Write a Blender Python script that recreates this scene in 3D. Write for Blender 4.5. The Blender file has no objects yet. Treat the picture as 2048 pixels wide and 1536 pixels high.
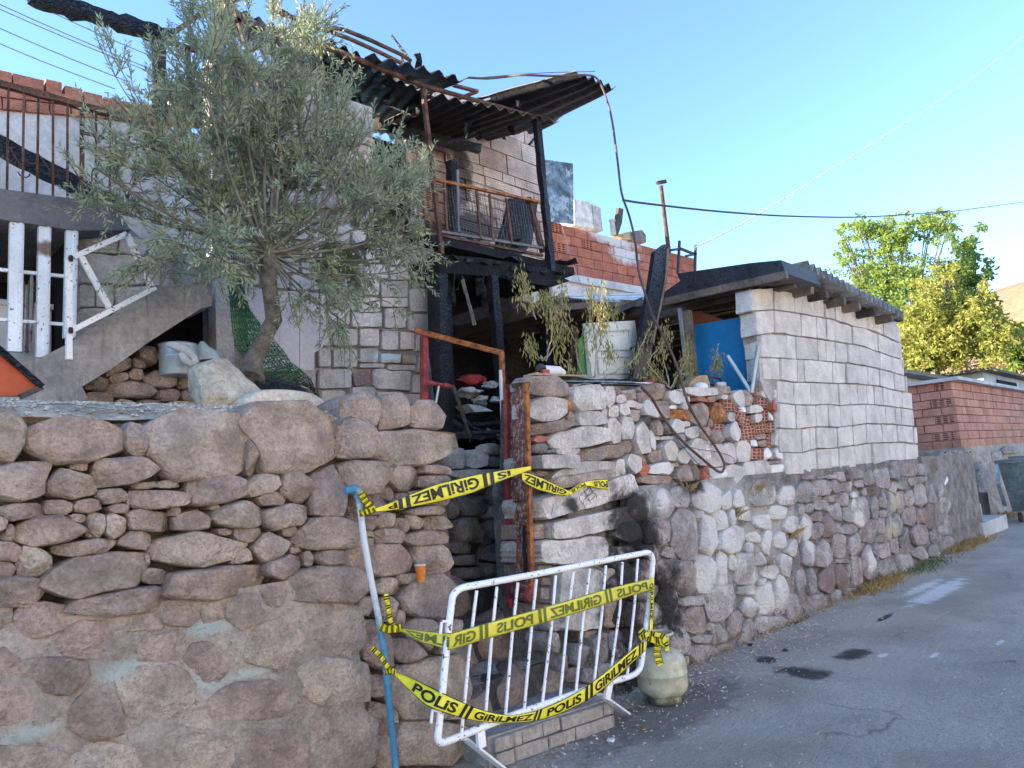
import bpy, math, random
import numpy as np
from mathutils import Vector, Matrix, noise as mnoise
random.seed(7); rng = np.random.default_rng(7)
S = bpy.context.scene
COL = S.collection
# ------------------------------------------------------------ camera
F_PX, PITCH, ROLL, HEAD, EYE = 1450., math.radians(7.8), math.radians(4.5), math.radians(44.5), 1.6
_f = np.array([math.cos(HEAD)*math.cos(PITCH), math.sin(HEAD)*math.cos(PITCH), math.sin(PITCH)])
_r0 = np.array([math.sin(HEAD), -math.cos(HEAD), 0.])
_u0 = np.cross(_r0, _f)
_r = math.cos(ROLL)*_r0 - math.sin(ROLL)*_u0
_u = math.cos(ROLL)*_u0 + math.sin(ROLL)*_r0
cam = bpy.data.objects.new('camera', bpy.data.cameras.new('camera')); COL.objects.link(cam)
cam.matrix_world = Matrix(((_r[0],_u[0],-_f[0],0),(_r[1],_u[1],-_f[1],0),(_r[2],_u[2],-_f[2],EYE),(0,0,0,1)))
cam.data.sensor_width = 36; cam.data.lens = F_PX/2048*36; cam.data.clip_end = 3000; cam.data.clip_start = .05
S.camera = cam
# ------------------------------------------------------------ sky, sun, exposure
SUN_EL, SUN_AZ = math.radians(15), math.radians(140)      # azimuth of the sun, counter-clockwise from +X (behind the houses, left)
w = bpy.data.worlds.new("World"); S.world = w; w.use_nodes = True
nt = w.node_tree; bg = nt.nodes['Background']; sky = nt.nodes.new('ShaderNodeTexSky')
sky.sky_type = 'NISHITA'; sky.sun_disc = False; sky.sun_elevation = SUN_EL
sky.sun_rotation = math.radians(90) - SUN_AZ
sky.air_density = 1.0; sky.dust_density = 0.0; sky.ozone_density = 3.2; sky.altitude = 1500
nt.links.new(sky.outputs[0], bg.inputs[0]); bg.inputs[1].default_value = 0.15
sl = bpy.data.lights.new('sun', 'SUN'); sl.energy = 5.0; sl.angle = math.radians(.5); sl.color = (1, .86, .66)
so = bpy.data.objects.new('sun', sl); COL.objects.link(so)
sd = Vector((math.cos(SUN_EL)*math.cos(SUN_AZ), math.cos(SUN_EL)*math.sin(SUN_AZ), math.sin(SUN_EL)))
so.rotation_euler = sd.to_track_quat('Z', 'Y').to_euler(); so.location = (0, 30, 30)
vs = S.view_settings; vs.view_transform = 'Standard'; vs.look = 'None'; vs.exposure = 2.15; vs.gamma = 1; vs.use_curve_mapping = False
# ------------------------------------------------------------ points from the survey of the photograph
def U(px, py, ax, val):
    d = _f + _r*(px-1024)/F_PX - _u*(py-768)/F_PX
    o = np.array([0, 0, EYE]); i = 'xyz'.index(ax)
    return o + d*((val-o[i])/d[i])
def Y(px, py, v): return U(px, py, 'y', v)
# ------------------------------------------------------------ mesh helpers
class MB:
    def __init__(s): s.v = []; s.f = []; s.m = []
    def add(s, vs_, fs, mi=0):
        b = len(s.v); s.v.extend([tuple(map(float, p)) for p in vs_]); s.f.extend([tuple(i+b for i in f) for f in fs]); s.m.extend([mi]*len(fs)); return s
    def quad(s, a, b, c, d, mi=0): return s.add([a, b, c, d], [(0, 1, 2, 3)], mi)
    def box(s, lo, hi, mi=0):
        x0, y0, z0 = lo; x1, y1, z1 = hi
        return s.add([(x0,y0,z0),(x1,y0,z0),(x1,y1,z0),(x0,y1,z0),(x0,y0,z1),(x1,y0,z1),(x1,y1,z1),(x0,y1,z1)],
                     [(3,2,1,0),(4,5,6,7),(0,1,5,4),(1,2,6,5),(2,3,7,6),(3,0,4,7)], mi)
    def beam(s, p0, p1, w_, h, up=(0, 0, 1), segs=1, jit=0, mi=0, taper=1):
        p0 = np.array(p0, float); p1 = np.array(p1, float); d = p1-p0; d /= np.linalg.norm(d)
        up = np.array(up, float); x = np.cross(d, up)
        if np.linalg.norm(x) < 1e-3: x = np.cross(d, (1, 0, 0))
        x /= np.linalg.norm(x); z = np.cross(x, d); vv = []; ff = []
        for k in range(segs+1):
            t = k/segs; c = p0+(p1-p0)*t; q = 1+(taper-1)*t
            for a, b in ((-1,-1),(1,-1),(1,1),(-1,1)):
                vv.append(c+x*a*w_/2*q+z*b*h/2*q+(rng.normal(0, jit, 3) if jit else 0))
        for k in range(segs):
            for a in range(4):
                b = (a+1) % 4; ff.append((4*k+a, 4*k+b, 4*k+4+b, 4*k+4+a))
        ff.append((3, 2, 1, 0)); n = 4*segs; ff.append((n, n+1, n+2, n+3))
        return s.add(vv, ff, mi)
    def tube(s, pts, r, n=6, mi=0, cap=True):
        pts = [np.array(p, float) for p in pts]; m = len(pts); rr = r if hasattr(r, '__len__') else [r]*m
        vv = []; ff = []; x = None
        for k, p in enumerate(pts):
            d = pts[min(k+1, m-1)]-pts[max(k-1, 0)]; d = d/(np.linalg.norm(d)+1e-9)
            if x is None:
                x = np.cross(d, (0, 0, 1.))
                if np.linalg.norm(x) < .1: x = np.cross(d, (1., 0, 0))
            x = x-d*(x@d); x /= np.linalg.norm(x)+1e-9; y = np.cross(d, x)
            for a in range(n):
                t = 2*math.pi*a/n; vv.append(p+(x*math.cos(t)+y*math.sin(t))*rr[k])
        for k in range(m-1):
            for a in range(n):
                b = (a+1) % n; ff.append((k*n+a, k*n+b, k*n+n+b, k*n+n+a))
        if cap: ff.append(tuple(range(n))[::-1]); ff.append(tuple(range((m-1)*n, m*n)))
        return s.add(vv, ff, mi)
    def prism(s, poly, thick, mi=0):
        """poly: 3-D outline, thick: extrusion vector"""
        n = len(poly); p = [np.array(q, float) for q in poly]; t = np.array(thick, float)
        return s.add(p+[q+t for q in p], [tuple(range(n))[::-1], tuple(range(n, 2*n))]+[(k, (k+1) % n, n+(k+1) % n, n+k) for k in range(n)], mi)
    def lathe(s, c, prof, n=24, mi=0):
        vv = []; ff = []
        for r, z in prof:
            for a in range(n):
                t = 2*math.pi*a/n; vv.append((c[0]+r*math.cos(t), c[1]+r*math.sin(t), c[2]+z))
        for k in range(len(prof)-1):
            for a in range(n):
                b = (a+1) % n; ff.append((k*n+a, k*n+b, k*n+n+b, k*n+n+a))
        ff.append(tuple(range(n))[::-1]); ff.append(tuple(range((len(prof)-1)*n, len(prof)*n)))
        return s.add(vv, ff, mi)
    def build(s, name, mats, parent=None, smooth=None, **kw): return link_mesh(name, s.v, s.f, mats, parent, smooth, s.m, **kw)
WORLD = {}
def props(o, label=None, cat=None, group=None, kind=None):
    if label: o['label'] = label
    if cat: o['category'] = cat
    if group: o['group'] = group
    if kind: o['kind'] = kind
    return o
def link_mesh(name, v, f, mats, parent=None, smooth=None, mi=None, label=None, cat=None, group=None, kind=None, origin=None):
    v = np.asarray(v, float)
    c = (v.min(0)+v.max(0))/2 if origin is None else np.array(origin, float)
    if parent is None and origin is None: c[2] = v[:, 2].min()
    me = bpy.data.meshes.new(name); me.from_pydata((v-c).tolist(), [], f)
    for m in (mats if isinstance(mats, (list, tuple)) else [mats]): me.materials.append(m)
    if mi is not None and any(mi): me.polygons.foreach_set('material_index', mi)
    if smooth is not None:
        me.polygons.foreach_set('use_smooth', [True]*len(me.polygons))
        if smooth < 180: me.set_sharp_from_angle(angle=math.radians(smooth))
    me.update()
    o = bpy.data.objects.new(name, me); COL.objects.link(o)
    pw = WORLD[parent.name] if parent is not None else np.zeros(3)
    if parent is not None: o.parent = parent
    o.location = c-pw; WORLD[o.name] = c
    return props(o, label, cat, group, kind)
def thing(name, loc, label, cat, group=None, kind=None):
    o = bpy.data.objects.new(name, None); COL.objects.link(o); o.empty_display_size = .2
    o.location = loc; WORLD[o.name] = np.array(loc, float); return props(o, label, cat, group, kind)
# ------------------------------------------------------------ materials
def N(t, k, **kw):
    n = t.nodes.new(k)
    for a, b in kw.items(): setattr(n, a, b)
    return n
def mathn(t, op, a, b=None, clamp=False):
    n = N(t, 'ShaderNodeMath', operation=op, use_clamp=clamp)
    for i, q in enumerate((a, b)):
        if q is None: continue
        if isinstance(q, (int, float)): n.inputs[i].default_value = q
        else: t.links.new(q, n.inputs[i])
    return n.outputs[0]
def mixc(t, fac, a, b, mode='MIX'):
    n = N(t, 'ShaderNodeMix', data_type='RGBA', blend_type=mode)
    for i, q in ((0, fac), (6, a), (7, b)):
        if isinstance(q, (int, float)): n.inputs[i].default_value = q
        elif isinstance(q, tuple): n.inputs[i].default_value = (*q, 1)
        else: t.links.new(q, n.inputs[i])
    return n.outputs[2]
def maprange(t, v, a, b, c=0., d=1.):
    n = N(t, 'ShaderNodeMapRange', interpolation_type='SMOOTHSTEP')
    t.links.new(v, n.inputs[0])
    for i, q in zip((1, 2, 3, 4), (a, b, c, d)): n.inputs[i].default_value = q
    return n.outputs[0]
def noisen(t, vec, scale, detail=4, rough=.55, dist=0):
    n = N(t, 'ShaderNodeTexNoise'); t.links.new(vec, n.inputs['Vector']); n.inputs['Scale'].default_value = scale
    n.inputs['Detail'].default_value = detail; n.inputs['Roughness'].default_value = rough; n.inputs['Distortion'].default_value = dist; return n.outputs[0]
def blobs(t, pos, cs, nz):
    """union of noisy ellipsoids (centre, radii), 1 inside"""
    out = None
    for c, r in cs:
        v = N(t, 'ShaderNodeVectorMath', operation='SUBTRACT'); t.links.new(pos, v.inputs[0]); v.inputs[1].default_value = tuple(map(float, c))
        d = N(t, 'ShaderNodeVectorMath', operation='DIVIDE'); t.links.new(v.outputs[0], d.inputs[0]); d.inputs[1].default_value = r if hasattr(r, '__len__') else (r, r, r)
        l = N(t, 'ShaderNodeVectorMath', operation='LENGTH'); t.links.new(d.outputs[0], l.inputs[0])
        q = maprange(t, mathn(t, 'ADD', l.outputs['Value'], nz), .55, 1.25, 1, 0)
        out = q if out is None else mathn(t, 'MAXIMUM', out, q)
    return out
MATS = {}
def mat(name, cols, rough=.85, bump=.4, scale=30, big=3, var=.35, spec=.3, stains=(), speck=None, metal=0, voro=0, vscale=8, ridges=None, streak=0, cracks=0):
    m = bpy.data.materials.new(name); m.use_nodes = True; t = m.node_tree; b = t.nodes['Principled BSDF']
    pos = N(t, 'ShaderNodeNewGeometry').outputs['Position']
    oi = N(t, 'ShaderNodeObjectInfo').outputs['Random']
    if len(cols) > 1:
        r = N(t, 'ShaderNodeValToRGB'); t.links.new(oi, r.inputs[0]); e = r.color_ramp.elements
        while len(e) < len(cols): e.new(.5)
        for i, c in enumerate(cols): e[i].position = i/(len(cols)-1) if len(cols) > 1 else 0; e[i].color = (*c, 1)
        col = r.outputs[0]
    else:
        r = N(t, 'ShaderNodeRGB'); r.outputs[0].default_value = (*cols[0], 1); col = r.outputs[0]
    n1 = noisen(t, pos, big, 5, .6); n2 = noisen(t, pos, scale, 6, .65)
    col = mixc(t, 1, col, mixc(t, maprange(t, n1, .3, .7), (1-var,)*3, (1+var,)*3), 'MULTIPLY')
    col = mixc(t, 1, col, mixc(t, maprange(t, n2, .3, .72), (1-var*.8, 1-var*.85, 1-var*.9), (1+var*.5,)*3), 'MULTIPLY')
    if streak:
        mp = N(t, 'ShaderNodeMapping'); t.links.new(pos, mp.inputs[0]); mp.inputs['Scale'].default_value = (9, 9, .8)
        col = mixc(t, maprange(t, noisen(t, mp.outputs[0], 2, 4), .52, .7, 0, streak), col, (.08, .075, .07))
    if speck:
        sv = noisen(t, pos, speck[1], 3, .7); col = mixc(t, maprange(t, sv, speck[2], speck[2]+.06), col, speck[0])
    if cracks:
        vo = N(t, 'ShaderNodeTexVoronoi', feature='DISTANCE_TO_EDGE'); vm = N(t, 'ShaderNodeVectorMath', operation='ADD'); nn = N(t, 'ShaderNodeTexNoise'); t.links.new(pos, nn.inputs['Vector']); nn.inputs['Scale'].default_value = 1.6; nn.inputs['Detail'].default_value = 5
        vs2 = N(t, 'ShaderNodeVectorMath', operation='SCALE'); t.links.new(nn.outputs['Color'], vs2.inputs[0]); vs2.inputs['Scale'].default_value = 1.1
        t.links.new(pos, vm.inputs[0]); t.links.new(vs2.outputs[0], vm.inputs[1]); t.links.new(vm.outputs[0], vo.inputs['Vector']); vo.inputs['Scale'].default_value = .45
        ck = mathn(t, 'MULTIPLY', maprange(t, vo.outputs['Distance'], .003, .012, 1, 0), maprange(t, noisen(t, pos, 1.2, 3), .45, .6)); col = mixc(t, mathn(t, 'MULTIPLY', ck, .4), col, (.06,.058,.055))
        col = mixc(t, mathn(t, 'MULTIPLY', maprange(t, noisen(t, pos, .55, 4, .6), .5, .62), .35), col, (.44,.42,.40))
    if stains:
        nz = mathn(t, 'MULTIPLY', mathn(t, 'SUBTRACT', noisen(t, pos, 6, 6, .7), .5), 2.2)
        for c, cs, k in stains:
            col = mixc(t, mathn(t, 'MULTIPLY', blobs(t, pos, cs, nz), k), col, c)
    t.links.new(col, b.inputs['Base Color'])
    b.inputs['Roughness'].default_value = rough; b.inputs['Specular IOR Level'].default_value = spec; b.inputs['Metallic'].default_value = metal
    if bump:
        h = mathn(t, 'ADD', mathn(t, 'MULTIPLY', n2, .7), mathn(t, 'MULTIPLY', noisen(t, pos, scale*.22, 6, .68, .6), 1.7))
        if voro:
            vo = N(t, 'ShaderNodeTexVoronoi', feature='DISTANCE_TO_EDGE'); t.links.new(pos, vo.inputs['Vector']); vo.inputs['Scale'].default_value = vscale
            h = mathn(t, 'ADD', h, mathn(t, 'MULTIPLY', maprange(t, vo.outputs['Distance'], 0, .12), voro))
        if ridges:
            sp = N(t, 'ShaderNodeSeparateXYZ'); t.links.new(pos, sp.inputs[0])
            h = mathn(t, 'ADD', h, mathn(t, 'MULTIPLY', mathn(t, 'SINE', mathn(t, 'MULTIPLY', sp.outputs[ridges[0]], ridges[1])), ridges[2]))
        bn = N(t, 'ShaderNodeBump'); bn.inputs['Strength'].default_value = bump; bn.inputs['Distance'].default_value = .035
        t.links.new(h, bn.inputs['Height']); t.links.new(bn.outputs[0], b.inputs['Normal'])
    MATS[name] = m; return m
def leafmat(name, c1, c2, trans=.35):
    m = bpy.data.materials.new(name); m.use_nodes = True; t = m.node_tree; b = t.nodes['Principled BSDF']; out = t.nodes['Material Output']
    g = N(t, 'ShaderNodeNewGeometry'); n = noisen(t, g.outputs['Position'], 3.5, 3); n2 = noisen(t, g.outputs['Position'], 40, 2)
    col = mixc(t, maprange(t, n, .35, .65), c1, c2); col = mixc(t, 1, col, mixc(t, n2, (.45,)*3, (1.55,)*3), 'MULTIPLY')
    t.links.new(col, b.inputs['Base Color']); b.inputs['Roughness'].default_value = .55; b.inputs['Specular IOR Level'].default_value = .35
    tr = N(t, 'ShaderNodeBsdfTranslucent'); t.links.new(col, tr.inputs[0]); mx = N(t, 'ShaderNodeMixShader'); mx.inputs[0].default_value = trans
    t.links.new(b.outputs[0], mx.inputs[1]); t.links.new(tr.outputs[0], mx.inputs[2]); t.links.new(mx.outputs[0], out.inputs[0]); return m
SOOT = (.018, .015, .015)
soot_wall = [(Y(1265,1060,3.5), (.35,.5,.35)), (Y(1330,1200,3.5), (.22,.5,.3)), (Y(1290,1330,3.5), (.4,.6,.35)), (Y(1380,960,3.5), (.2,.4,.14)), (Y(1240,1200,3.5), (.3,.5,.4)), (Y(1255,1010,3.5), (.3,.3,.12)), (Y(1120,1010,3.6), (.1,.3,.07))]
white_splash = [(Y(1450,1010,3.5), (.6,.5,.3)), (Y(1440,1100,3.5), (.4,.5,.35)), (Y(1540,1060,3.5), (.7,.5,.35)), (Y(1530,1180,3.5), (.5,.5,.25)), (Y(1300,1000,3.5), (.3,.5,.15)), (Y(1405,1150,3.5), (.2,.5,.2)),
    (Y(1700,990,3.5), (.10,.3,.18)), (Y(1712,1040,3.5), (.13,.3,.12)), (Y(1612,1080,3.5), (.1,.3,.3)), (Y(1735,1120,3.5), (.15,.3,.15)), (Y(1570,985,3.5), (.18,.3,.1))]
cream_splash = [(Y(1785,1000,3.5), (.22,.3,.2)), (Y(1780,1060,3.5), (.2,.3,.14))]
mint = [(Y(430,1360,3.35), (.09,.3,.05)), (Y(265,1340,3.35), (.14,.3,.06)), (Y(520,1345,3.35), (.13,.3,.018)), (Y(70,1468,3.35), (.1,.3,.035)), (Y(440,1250,3.35), (.14,.3,.04))]
M = {}
M['stone'] = mat('pink_beige_stone', [(.37,.285,.24),(.50,.405,.335),(.44,.325,.275),(.57,.48,.39),(.50,.375,.305),(.44,.35,.305),(.55,.45,.36),(.39,.295,.25)], bump=1., scale=55, big=6, var=.30, voro=.10, vscale=11, speck=((.30,.235,.2), 75, .6))
M['rubble'] = mat('grey_rubble_stone', [(.33,.30,.29),(.46,.42,.40),(.38,.345,.33),(.50,.46,.44),(.40,.32,.30),(.36,.335,.325)], bump=1., scale=45, big=6, var=.3, speck=((.18,.165,.16), 40, .6),
    stains=[((.80,.77,.73), white_splash, .92), ((.6,.56,.38), cream_splash, .8), (SOOT, soot_wall, .94)])
M['block'] = mat('white_pumice_block', [(.56,.525,.49),(.66,.62,.575),(.61,.57,.53),(.68,.64,.595),(.57,.54,.505)], bump=.6, scale=60, big=5, var=.16, voro=.0, speck=((.30,.28,.27), 55, .68), stains=[(SOOT, soot_wall, .93)])
M['blockdirty'] = mat('weathered_pale_block', [(.50,.46,.42),(.63,.59,.55),(.43,.40,.375),(.56,.52,.48),(.66,.62,.58)], bump=.55, scale=40, big=6, var=.28, speck=((.22,.2,.19), 60, .62), stains=[(SOOT, soot_wall, .93)])
M['houseblock'] = mat('house_block', [(.46,.42,.39),(.56,.51,.475),(.42,.39,.365),(.52,.475,.44)], bump=.5, scale=40, big=5, var=.22, stains=[((.42,.6,.66), [(Y(773,712,6), (.17,.3,.055))], .9)])
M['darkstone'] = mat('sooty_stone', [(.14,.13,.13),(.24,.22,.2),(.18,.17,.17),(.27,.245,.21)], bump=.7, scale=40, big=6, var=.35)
M['orangestone'] = mat('rust_orange_stone', [(.34,.13,.055),(.42,.19,.08)], bump=.8, scale=35, big=14, var=.5)
M['darkred'] = mat('dark_red_stone', [(.24,.18,.165)], bump=.5, scale=40)
M['mortar'] = mat('grey_mortar', [(.45,.385,.33)], bump=1., scale=45, big=4, var=.25, speck=((.30,.25,.215), 30, .6), stains=[((.50,.62,.58), mint, .6)])
M['mortar2'] = mat('rubble_mortar', [(.27,.25,.235)], bump=1., scale=50, big=5, var=.35, stains=[((.55,.53,.5), white_splash, .7), (SOOT, soot_wall, .96)])
M['blockmortar'] = mat('pale_cement', [(.46,.43,.41)], bump=.7, scale=50, var=.3)
M['dark'] = mat('burnt_black', [(.012,.011,.012)], rough=.9, bump=.6, scale=25, var=.5)  # burnt surfaces; also paints the shade under the stair and indoors
M['shadow'] = mat('sooty_plaster', [(.035,.032,.033)], rough=.95, bump=.5, scale=20, var=.5)  # sooted walls; also paints shade in brick holes and the shed
M['char'] = mat('charred_wood', [(.012,.012,.015),(.02,.02,.024)], rough=.42, bump=1., scale=30, voro=1.2, vscale=28, var=.4, spec=.5)
M['wood'] = mat('weathered_wood', [(.13,.10,.08),(.2,.165,.13)], rough=.8, bump=.5, scale=40, var=.35)
M['woodsoot'] = mat('smoked_wood', [(.05,.042,.038),(.09,.075,.065)], rough=.8, bump=.5, scale=40, var=.4)
M['woodpale'] = mat('pale_wood', [(.38,.26,.15),(.45,.33,.2)], rough=.7, bump=.3, scale=30, var=.25)
M['rust'] = mat('rusty_steel', [(.15,.075,.05),(.10,.055,.04)], rough=.8, bump=.5, scale=60, big=9, var=.5, speck=((.06,.035,.03), 40, .58))
M['rustorange'] = mat('orange_rust_steel', [(.42,.15,.05)], rough=.8, bump=.6, scale=60, big=10, var=.5, speck=((.16,.06,.04), 30, .55))
M['redpaint'] = mat('red_painted_steel', [(.33,.06,.055)], rough=.6, bump=.4, scale=60, big=10, var=.4, speck=((.15,.05,.035), 25, .6))
M['gaterail'] = mat('gate_red_brown', [(.30,.11,.085)], rough=.75, bump=.6, scale=60, big=12, var=.5, speck=((.50,.42,.34), 22, .53))
M['whitesteel'] = mat('chipped_white_paint', [(.84,.85,.86)], rough=.42, bump=.12, scale=60, big=3, var=.06, speck=((.14,.06,.05), 38, .60), spec=.4)
M['whitesteel2'] = mat('white_window_steel', [(.76,.8,.84)], rough=.5, bump=.15, scale=40, big=3, var=.1, speck=((.2,.13,.1), 28, .61), stains=[((.16,.08,.04), [(Y(90,500,5.75), (.08,.2,.07))], .9)])
M['bluepipe'] = mat('blue_white_pipe', [(.06,.24,.40)], rough=.5, bump=.2, scale=60, var=.2, stains=[((.62,.64,.66), [(Y(733,1110,3.3), (.2,.2,.34))], .95)], speck=((.08,.12,.2), 40, .66))
M['grey_steel'] = mat('grey_steel', [(.33,.37,.4)], rough=.4, bump=.2, scale=30, var=.3, metal=.4)
M['zinc'] = mat('zinc_sheet_burnt', [(.14,.17,.19)], rough=.5, bump=.4, scale=8, big=2.2, var=.6, metal=.25, speck=((.33,.35,.36), 3, .56))
M['brick'] = mat('red_hollow_brick', [(.40,.135,.085),(.46,.165,.10),(.36,.12,.08),(.42,.16,.11)], bump=.35, scale=50, big=4, var=.2, ridges=(2, 260, .5),
    stains=[((.62,.6,.58), [(Y(1225,478,8.5), (.8,1.2,.16)), (Y(1250,510,8.5), (.55,1.2,.2)), (Y(1190,462,8.5), (.45,1,.12))], .92)])
M['brick2'] = mat('dusty_hollow_brick', [(.50,.25,.18),(.55,.28,.20),(.46,.21,.155),(.52,.27,.20)], bump=.35, scale=50, big=2, var=.2, ridges=(2, 260, .4), streak=.25)
M['brickburnt'] = mat('scorched_brick', [(.55,.42,.36),(.64,.52,.46),(.48,.34,.29),(.60,.50,.43),(.52,.40,.35)], bump=.4, scale=45, big=4, var=.2, ridges=(2, 170, .5),
    stains=[(SOOT, [(Y(930,340,7.2), (.2,.6,.7)), (Y(960,450,7.2), (.7,.6,.27)), (Y(870,470,7.2), (.4,.6,.5)), (Y(900,262,7.2), (.5,.5,.2))], .85), ((.33,.16,.09), [(Y(880,290,7.2), (.35,.5,.2)), (Y(870,400,7.2), (.3,.5,.5))], .6)])
M['parapet'] = mat('parapet_brick', [(.42,.16,.10),(.46,.19,.12),(.38,.15,.10)], bump=.35, scale=50, big=4, var=.25, ridges=(2, 260, .4))
M['plasterwhite'] = mat('old_white_plaster', [(.55,.52,.505)], bump=.35, scale=18, big=1.6, var=.2, streak=.15, speck=((.3,.22,.19), 5, .7))
M['plasterlilac'] = mat('lilac_grey_plaster', [(.52,.485,.50)], bump=.25, scale=25, big=2, var=.12, speck=((.2,.19,.2), 14, .73))
M['concrete'] = mat('stained_concrete', [(.33,.31,.295)], bump=.45, scale=30, big=2.5, var=.28, streak=.5)
M['concretedark'] = mat('dark_concrete', [(.17,.165,.165)], bump=.4, scale=30, big=2.5, var=.25)
M['concretepale'] = mat('pale_concrete_step', [(.48,.49,.49)], bump=.3, scale=40, big=2.5, var=.2)
road_stains = [(U(1610,1347,'z',0), (.16,.22,.1)), (U(1535,1322,'z',0), (.13,.1,.1)), (U(1710,1308,'z',0), (.22,.12,.1)), (U(1770,1235,'z',0), (.25,.04,.1)), (U(1600,1240,'z',0), (.3,.05,.1))]
white_road = [(U(1880,1182,'z',0), (1.0,.14,.1)), (U(1850,1172,'z',0), (.6,.09,.1)), (U(1765,1310,'z',0), (.08,.03,.1)), (U(1868,1308,'z',0), (.12,.02,.1)), (U(2000,1284,'z',0), (.1,.02,.1))]
M['asphalt'] = mat('worn_asphalt', [(.55,.505,.45)], rough=.92, bump=1., scale=90, big=1.1, var=.22, speck=((.36,.335,.30), 60, .56), cracks=1,
    stains=[((.03,.028,.03), road_stains, .9), ((.88,.88,.88), white_road, 1.), ((.05,.045,.045), [(U(1330,1430,'z',0), (.9,.3,.1))], .5)])
M['earth'] = mat('dry_earth', [(.50,.42,.33)], bump=.9, scale=40, big=3, var=.3)
M['gravel'] = mat('grey_gravel', [(.60,.52,.42)], bump=.5, scale=40, var=.3)
M['mud'] = mat('dark_earth', [(.09,.085,.085)], bump=.9, scale=30, big=5, var=.4)
M['hill'] = mat('dry_grass_hill', [(.27,.19,.115)], bump=.3, scale=.6, big=.03, var=.25, speck=((.13,.11,.07), .25, .66))
M['bark'] = mat('olive_bark', [(.17,.14,.11)], bump=1., scale=35, big=12, var=.35)
M['barkg'] = mat('grey_twig', [(.16,.15,.12)], bump=.3, scale=30, var=.3)
M['crevice'] = mat('dark_crevice_fill', [(.15,.125,.105)], bump=1., scale=40, big=5, var=.4)  # dark core colour paints the shade in gaps between dry stones
M['barkpale'] = mat('pale_dry_twig', [(.36,.30,.22)], bump=.2, scale=30, var=.3)
M['roofblack'] = mat('burnt_corrugated', [(.02,.02,.026)], rough=.55, bump=.5, scale=20, big=3, var=.5, spec=.5)
M['roofedge'] = mat('burnt_corrugated_rim', [(.17,.13,.10)], rough=.7, bump=.5, scale=20, big=3, var=.5)  # paler, warmer copy of the sheet colour paints its lit edges
M['roofgrey'] = mat('grey_corrugated', [(.26,.27,.275)], rough=.7, bump=.4, scale=20, big=3, var=.3)
M['blue'] = mat('blue_painted_board', [(.015,.21,.46)], rough=.5, bump=.1, scale=15, big=1.5, var=.12)
M['green'] = mat('green_painted_board', [(.09,.22,.07)], rough=.6, bump=.2, scale=15, var=.2)
M['creampanel'] = mat('cream_door_panel', [(.56,.58,.53)], rough=.5, bump=.1, scale=15, var=.12)
M['orange'] = mat('orange_board', [(.42,.075,.025)], rough=.5, bump=.1, scale=15, var=.15)
M['terracotta'] = mat('terracotta_plaster', [(.30,.10,.055)], rough=.8, bump=.2, scale=15, var=.2)
M['tape'] = mat('yellow_tape', [(.78,.70,.03)], rough=.35, bump=.12, scale=14, big=6, var=.08, spec=.5)
M['tapeback'] = mat('yellow_tape_reverse', [(.66,.60,.05)], rough=.4, bump=.12, scale=14, big=6, var=.08, spec=.5)
M['ink'] = mat('black_ink', [(.014,.013,.012)], rough=.4, bump=0, var=.05)
M['inkback'] = mat('ink_seen_through', [(.12,.15,.03)], rough=.4, bump=0, var=.05)
M['cable'] = mat('dark_cable', [(.05,.045,.045)], rough=.6, bump=0, var=.1)
M['cablered'] = mat('melted_cable', [(.11,.075,.065)], rough=.7, bump=.3, scale=60, var=.4)
M['cylinder'] = mat('olive_cylinder_paint', [(.47,.46,.34)], rough=.42, bump=.1, scale=20, big=7, var=.2, spec=.5, speck=((.10,.09,.07), 12, .66), stains=[((.05,.045,.04), [((4.42, 3.2, .0), (.3,.3,.09))], .9)])
M['alu'] = mat('dull_aluminium', [(.45,.5,.53)], rough=.4, bump=.1, scale=15, var=.15, metal=.4)
M['cloth'] = mat('grey_cloth', [(.42,.45,.47)], rough=.9, bump=.3, scale=30, var=.2)
M['bag'] = mat('pale_bag', [(.5,.62,.66)], rough=.5, bump=.3, scale=20, var=.15)
M['white'] = mat('off_white', [(.7,.7,.7)], rough=.5, bump=.1, scale=20, var=.1)
M['redcloth'] = mat('red_pattern_cloth', [(.4,.05,.05)], rough=.9, bump=.3, scale=20, var=.4)
M['patterncloth'] = mat('white_cloth_red_flowers', [(.5,.48,.48)], rough=.9, bump=.3, scale=20, var=.2, speck=((.3,.05,.06), 14, .6))
M['cup'] = mat('orange_paper_cup', [(.72,.2,.03)], rough=.5, bump=0, var=.1, speck=((.75,.45,.1), 60, .58))
M['net'] = mat('black_plastic_net', [(.02,.025,.022)], rough=.5, bump=0, var=.1)
M['netgreen'] = leafmat('green_plastic_grass', (.04,.2,.09), (.10,.32,.15), .3)
M['wire'] = mat('galvanised_wire', [(.15,.15,.16)], rough=.6, bump=0, var=.2)
M['bin'] = mat('galvanised_bin', [(.15,.18,.18)], rough=.55, bump=.3, scale=20, big=2, var=.35, metal=.3)
M['olive1'] = leafmat('olive_leaf', (.25,.30,.18), (.38,.42,.27), .35)
M['leafg'] = leafmat('green_leaf', (.17,.26,.05), (.26,.33,.07), .5)
M['leafd'] = leafmat('dark_green_leaf', (.08,.15,.04), (.17,.24,.05), .4)
M['leafy'] = leafmat('yellow_green_leaf', (.22,.27,.05), (.33,.29,.07), .45)
M['drygrass'] = leafmat('dry_grass', (.34,.22,.08), (.42,.3,.12), .3)
M['weed'] = leafmat('weed', (.07,.13,.03), (.14,.16,.05), .3)
M['wilt'] = leafmat('wilted_leaf', (.27,.26,.08), (.38,.32,.12), .3)
M['plasterpale'] = mat('pale_cream_plaster', [(.72,.66,.58)], bump=.2, scale=20, var=.1)

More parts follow.
